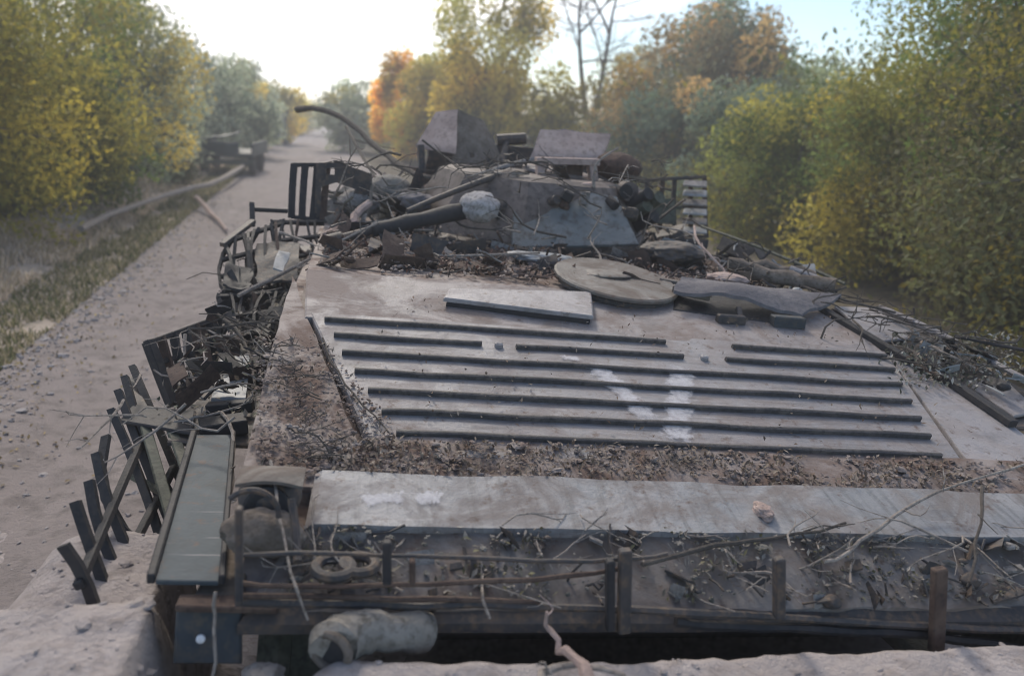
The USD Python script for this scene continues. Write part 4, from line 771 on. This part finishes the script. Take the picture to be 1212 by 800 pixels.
twigs('dark dead twigs tangled in the left slat cages', 40, 403, lambda rg, n: np.c_[rg.uniform(-2.1, -1.6, n), rg.uniform(1.7, 4.6, n), rg.uniform(.95, 1.2, n)], .34, .006, 'dark_wood')
twigs('pale dry twigs tangled in the left slat cages', 26, 404, lambda rg, n: np.c_[rg.uniform(-2.2, -1.55, n), rg.uniform(.9, 4.4, n), rg.uniform(.98, 1.15, n)], .34, .005, 'pale_wood')
twigs('dry twigs strewn along the lower plate of the nose', 48, 405, lambda rg, n: np.array([[x, y, .965+(y-.10)*.54+abs(rg.normal(0, .015))] for x, y in zip(rg.uniform(-1.4, 1.5, n), rg.uniform(.08, .34, n))]), .24, .004, 'pale_wood')
twigs('dead twigs on the right side of the deck and the right fender', 46, 406, lambda rg, n: np.array([G(px, 300+(px-840)*.36+rg.normal(0, 14), .05+abs(rg.normal(0, .03))) for px in rg.uniform(850, 1190, n)]), .34, .006, 'dark_wood')
twigs('small twigs on the dirt left of the ribs', 30, 407, lambda rg, n: np.array([G(rg.uniform(310, 340)+t*60, 400+t*150, .025) for t in rg.uniform(0, 1, n)]), .18, .003, 'dark_wood')
# leaf litter, twigs and crumbs of earth on the vehicle
def litter(name, label, n, seed, fx, leafsize=.035, cols=None, up=1.2):
    rg = np.random.default_rng(seed); p = fx(rg, n); V, f = leaves(p, leafsize*.75, leafsize*.42, rg, up)
    A = np.array(cols or [(.15, .115, .085), (.19, .15, .115), (.12, .09, .068), (.22, .18, .145), (.15, .10, .07)]); col = A[rg.integers(0, len(A), n)]*rg.uniform(.7, 1.15, (n, 1))
    obj(name, (Wd(V), f), 'dry_leaf', color=np.repeat(col, 4, 0), label=label, cat='leaf litter', kind='stuff')
def area(px0, px1, py0, py1, h=.02, jit=.012, f=None):
    def fx(rg, n):
        out = []
        while len(out) < n:
            px, py = rg.uniform(px0, px1), rg.uniform(py0, py1)
            if f is None or f(px, py): out.append(G(px, py, h)+rg.normal(0, jit, 3)*[1, 1, .6])
        return np.array(out)
    return fx
def xy(x0, x1, y0, y1, zf, jit=.015, thr=.45, seed=0):
    def fx(rg, n):
        x, y = rg.uniform(x0, x1, n*4), rg.uniform(y0, y1, n*4); k = fbm(np.c_[x*4, y*4, 0*x], 3, seed) > thr; x, y = x[k][:n], y[k][:n]
        while len(x) < n: x = np.r_[x, x]; y = np.r_[y, y]
        x, y = x[:n], y[:n]; return np.c_[x, y, zf(y)+np.abs(rg.normal(0, jit, n))]
    return fx
litter('leaf_litter', 'brown leaf litter along the crease between the ribs and the wave board', 1500, 61, xy(-1.35, 1.5, .58, .80, lambda y: gz(y)+.022, .012, .42, 1), .03)
litter('leaf_litter', 'thick brown litter over the deck in front of the turret', 3000, 62, xy(-1.5, 1.4, 2.42, 3.7, lambda y: 1.455+0*y, .035, .42, 2), .045, [(.14, .09, .065), (.20, .14, .11), (.09, .07, .055), (.25, .20, .17), (.12, .065, .05)])
litter('leaf_litter', 'dry litter on the dirt left of the ribs', 380, 63, area(300, 480, 390, 560, .03, .01, lambda x, y: x < 372+(y-385)*.78), .026)
litter('leaf_litter', 'dry leaves and scraps on the grimy lower plate of the nose', 900, 64, xy(-1.45, 1.5, .11, .32, lambda y: .94+(y-.10)*.54, .012, .45, 4), .03, [(.16, .14, .11), (.24, .21, .18), (.10, .09, .07), (.32, .29, .25), (.15, .14, .08)])
litter('leaf_litter', 'greenish rubbish and leaves on the right fender', 900, 65, area(1060, 1200, 395, 455, .03, .03), .04, [(.12, .125, .09), (.20, .20, .16), (.07, .075, .055), (.34, .33, .30), (.16, .12, .09)])
litter('leaf_litter', 'sparse dead leaves on the ribbed plate', 260, 66, xy(-1.2, 1.4, .85, 2.3, lambda y: gz(y)+.03, .008, .5, 6), .025)
litter('leaf_litter', 'leaves and scraps on the left fender and cages', 900, 67, lambda rg, n: np.c_[rg.uniform(-2.1, -1.6, n), rg.uniform(1.3, 5.5, n), .97+np.abs(rg.normal(0, .06, n))], .04, [(.10, .085, .06), (.17, .14, .11), (.26, .23, .20), (.07, .075, .05)])
litter('leaf_litter', 'litter on the rear of the deck around the turret', 1800, 68, xy(-1.5, 1.5, 3.6, 6.4, lambda y: 1.47+0*y, .05, .42, 8), .05, [(.16, .12, .10), (.24, .19, .165), (.10, .08, .065), (.30, .25, .22)])
def crumbs(name, label, n, seed, fx, sz, mat): 
    rg = np.random.default_rng(seed); stones(name, label, Wd(fx(rg, n)), sz, seed, mat)
crumbs('clods', 'crumbs of earth on the dirt-caked left plate', 900, 71, area(302, 470, 400, 562, .02, .008, lambda x, y: x < 372+(y-385)*.78), .007, 'hull_dirt')
crumbs('clods', 'crumbs of earth along the crease above the wave board', 1200, 72, xy(-1.4, 1.6, .58, .80, lambda y: gz(y)+.02, .006, .4, 11), .007, 'hull_dirt')
crumbs('clods', 'lumps of earth and rubble on the deck before the turret', 1600, 73, xy(-1.5, 1.45, 2.40, 3.7, lambda y: 1.455+0*y, .02, .4, 12), .013, 'hull_dirt')
crumbs('clods', 'rubble on the rear of the deck', 400, 74, xy(-1.5, 1.5, 3.7, 6.3, lambda y: 1.47+0*y, .03, .4, 13), .022, 'brown_canvas')
crumbs('clods', 'crumbs on the lower plate of the nose', 420, 75, xy(-1.45, 1.55, .11, .32, lambda y: .945+(y-.10)*.54, .006, .42, 14), .007, 'tarp')

# ================================================================== along the road
rg = np.random.default_rng(81); n = 1500; y = 3*(14)**rg.uniform(0, 1, n); x = edge(y)+np.abs(rg.normal(0, .5, n)); p = np.c_[x, y, road_h(x, y)+.012]
V, f = leaves(p, .04, .025, rg, 1.5); A = np.array([(.36, .27, .09), (.26, .19, .09), (.16, .12, .07), (.30, .22, .12)]); col = A[rg.integers(0, 4, n)]*rg.uniform(.6, 1.2, (n, 1))
obj('leaf_litter', (V, f), 'dry_leaf', color=np.repeat(col, 4, 0), label='fallen yellow and brown leaves along the left edge of the road', cat='leaf litter', kind='stuff')
# abandoned wreck under the trees on the left
wy = 31.0; wx = along(272, wy)
wk = thing('wrecked_trailer', 'low dark wrecked trailer half hidden under the trees on the left verge', 'trailer', (wx, wy, 0))
def wb(c, e): return box(np.array([wx, wy, 0])+c, e)
obj('bed', rough(wb((0, 0, .75), (2.0, 4.2, .12)), .3, .02, 2), 'truck_paint', wk)
obj('side_board', rough(wb((.98, 0, .98), (.06, 4.1, .40)), .3, .04, 2, 2), 'truck_paint', wk); obj('side_board', rough(wb((-.98, 0, 1.02), (.06, 4.1, .5)), .3, .04, 2, 3), 'truck_paint', wk)
obj('end_board', rough(wb((-.2, -2.05, 1.0), (1.5, .06, .42)), .3, .09, 2, 4), 'truck_paint', wk)
obj('torn_plate', rough(slab([(wx-.9, wy-1.6, 1.15), (wx+.3, wy-1.5, 1.5), (wx+.2, wy+.8, 1.55), (wx-.9, wy+.9, 1.2)], .05), .3, .10, 2, 9), 'truck_paint', wk)
obj('bumper', wb((0, -2.15, .48), (2.1, .1, .16)), 'green_steel', wk)
for sx in (-.85, .85):
    for sy in (-1.1, 1.1):
        w = trimesh.creation.torus(.34, .12, 24, 10).apply_transform(trimesh.transformations.rotation_matrix(math.pi/2, [0, 1, 0])).apply_translation((wx+sx, wy+sy, .42)); wh = obj('wheel', w, 'black_steel', wk)
        obj('hub', trimesh.creation.cylinder(.2, .14, sections=16).apply_transform(trimesh.transformations.rotation_matrix(math.pi/2, [0, 1, 0])).apply_translation((wx+sx, wy+sy, .42)), 'dark_steel', wh)
# fallen pale trunk along the verge
q = [gnd(318, 173, .45), gnd(296, 190, .40), gnd(262, 212, .35), gnd(210, 228, .32), gnd(150, 247, .30), gnd(95, 272, .28)]
obj('fallen_trunk', tube(q, .085, .05, 8, .015, 3, 3), 'pale_wood', label='long fallen pale tree trunk lying along the top of the left verge', cat='tree trunk')
q = [gnd(232, 233, .30), gnd(250, 252, .12), gnd(268, 272, .03)]
obj('stick', tube(q, .05, .03, 6, .01, 4, 2), 'pink_dust', label='pale stick lying on the road beyond the slat cages', cat='stick')
# far vehicle
fx, fy = gnd(353, 166)[0], 62.0; fx = -7.0+.1
fv = thing('far_truck', 'small dark green truck far down the road', 'truck', (fx, fy, 0))
def fb(c, e, b=.04): return box(np.array([fx, fy, 0])+c, e, None, b)
obj('cab', fb((0, -1.6, 1.5), (2.0, 1.6, 1.5), .15), 'truck_paint', fv); obj('windscreen', fb((0, -2.41, 1.85), (1.7, .04, .55)), 'grey_panel', fv)
obj('body', fb((0, 1.0, 1.7), (2.1, 3.4, 1.7), .1), 'truck_paint', fv); obj('bumper', fb((0, -2.5, .6), (2.1, .15, .25)), 'grey_panel', fv)
for sx in (-.7, .7): obj('headlight', disc(np.array([fx+sx, fy-2.45, 1.0]), .13, .05, (0, -1, 0), 14, .01), 'white_paint', fv)
for sx in (-.9, .9):
    for sy in (-1.6, 1.6): obj('wheel', trimesh.creation.cylinder(.45, .3, sections=20).apply_transform(trimesh.transformations.rotation_matrix(math.pi/2, [0, 1, 0])).apply_translation((fx+sx, fy+sy, .45)), 'black_steel', fv)

# thin autumn haze along the road
hz = trimesh.creation.box((260, 330, 14.0)); hz.apply_translation((0, 120, 5.6))
M['haze'] = usdkit.material(stage, '/World/Looks/haze', {'v': ('principled_volume', {'color': (.93, .94, .97), 'density': HAZE, 'anisotropy': 0.2})}, volume='v.volume')
obj('haze', hz, 'haze', kind='stuff', smooth=False, label='thin pale haze over the road and trees', cat='haze')
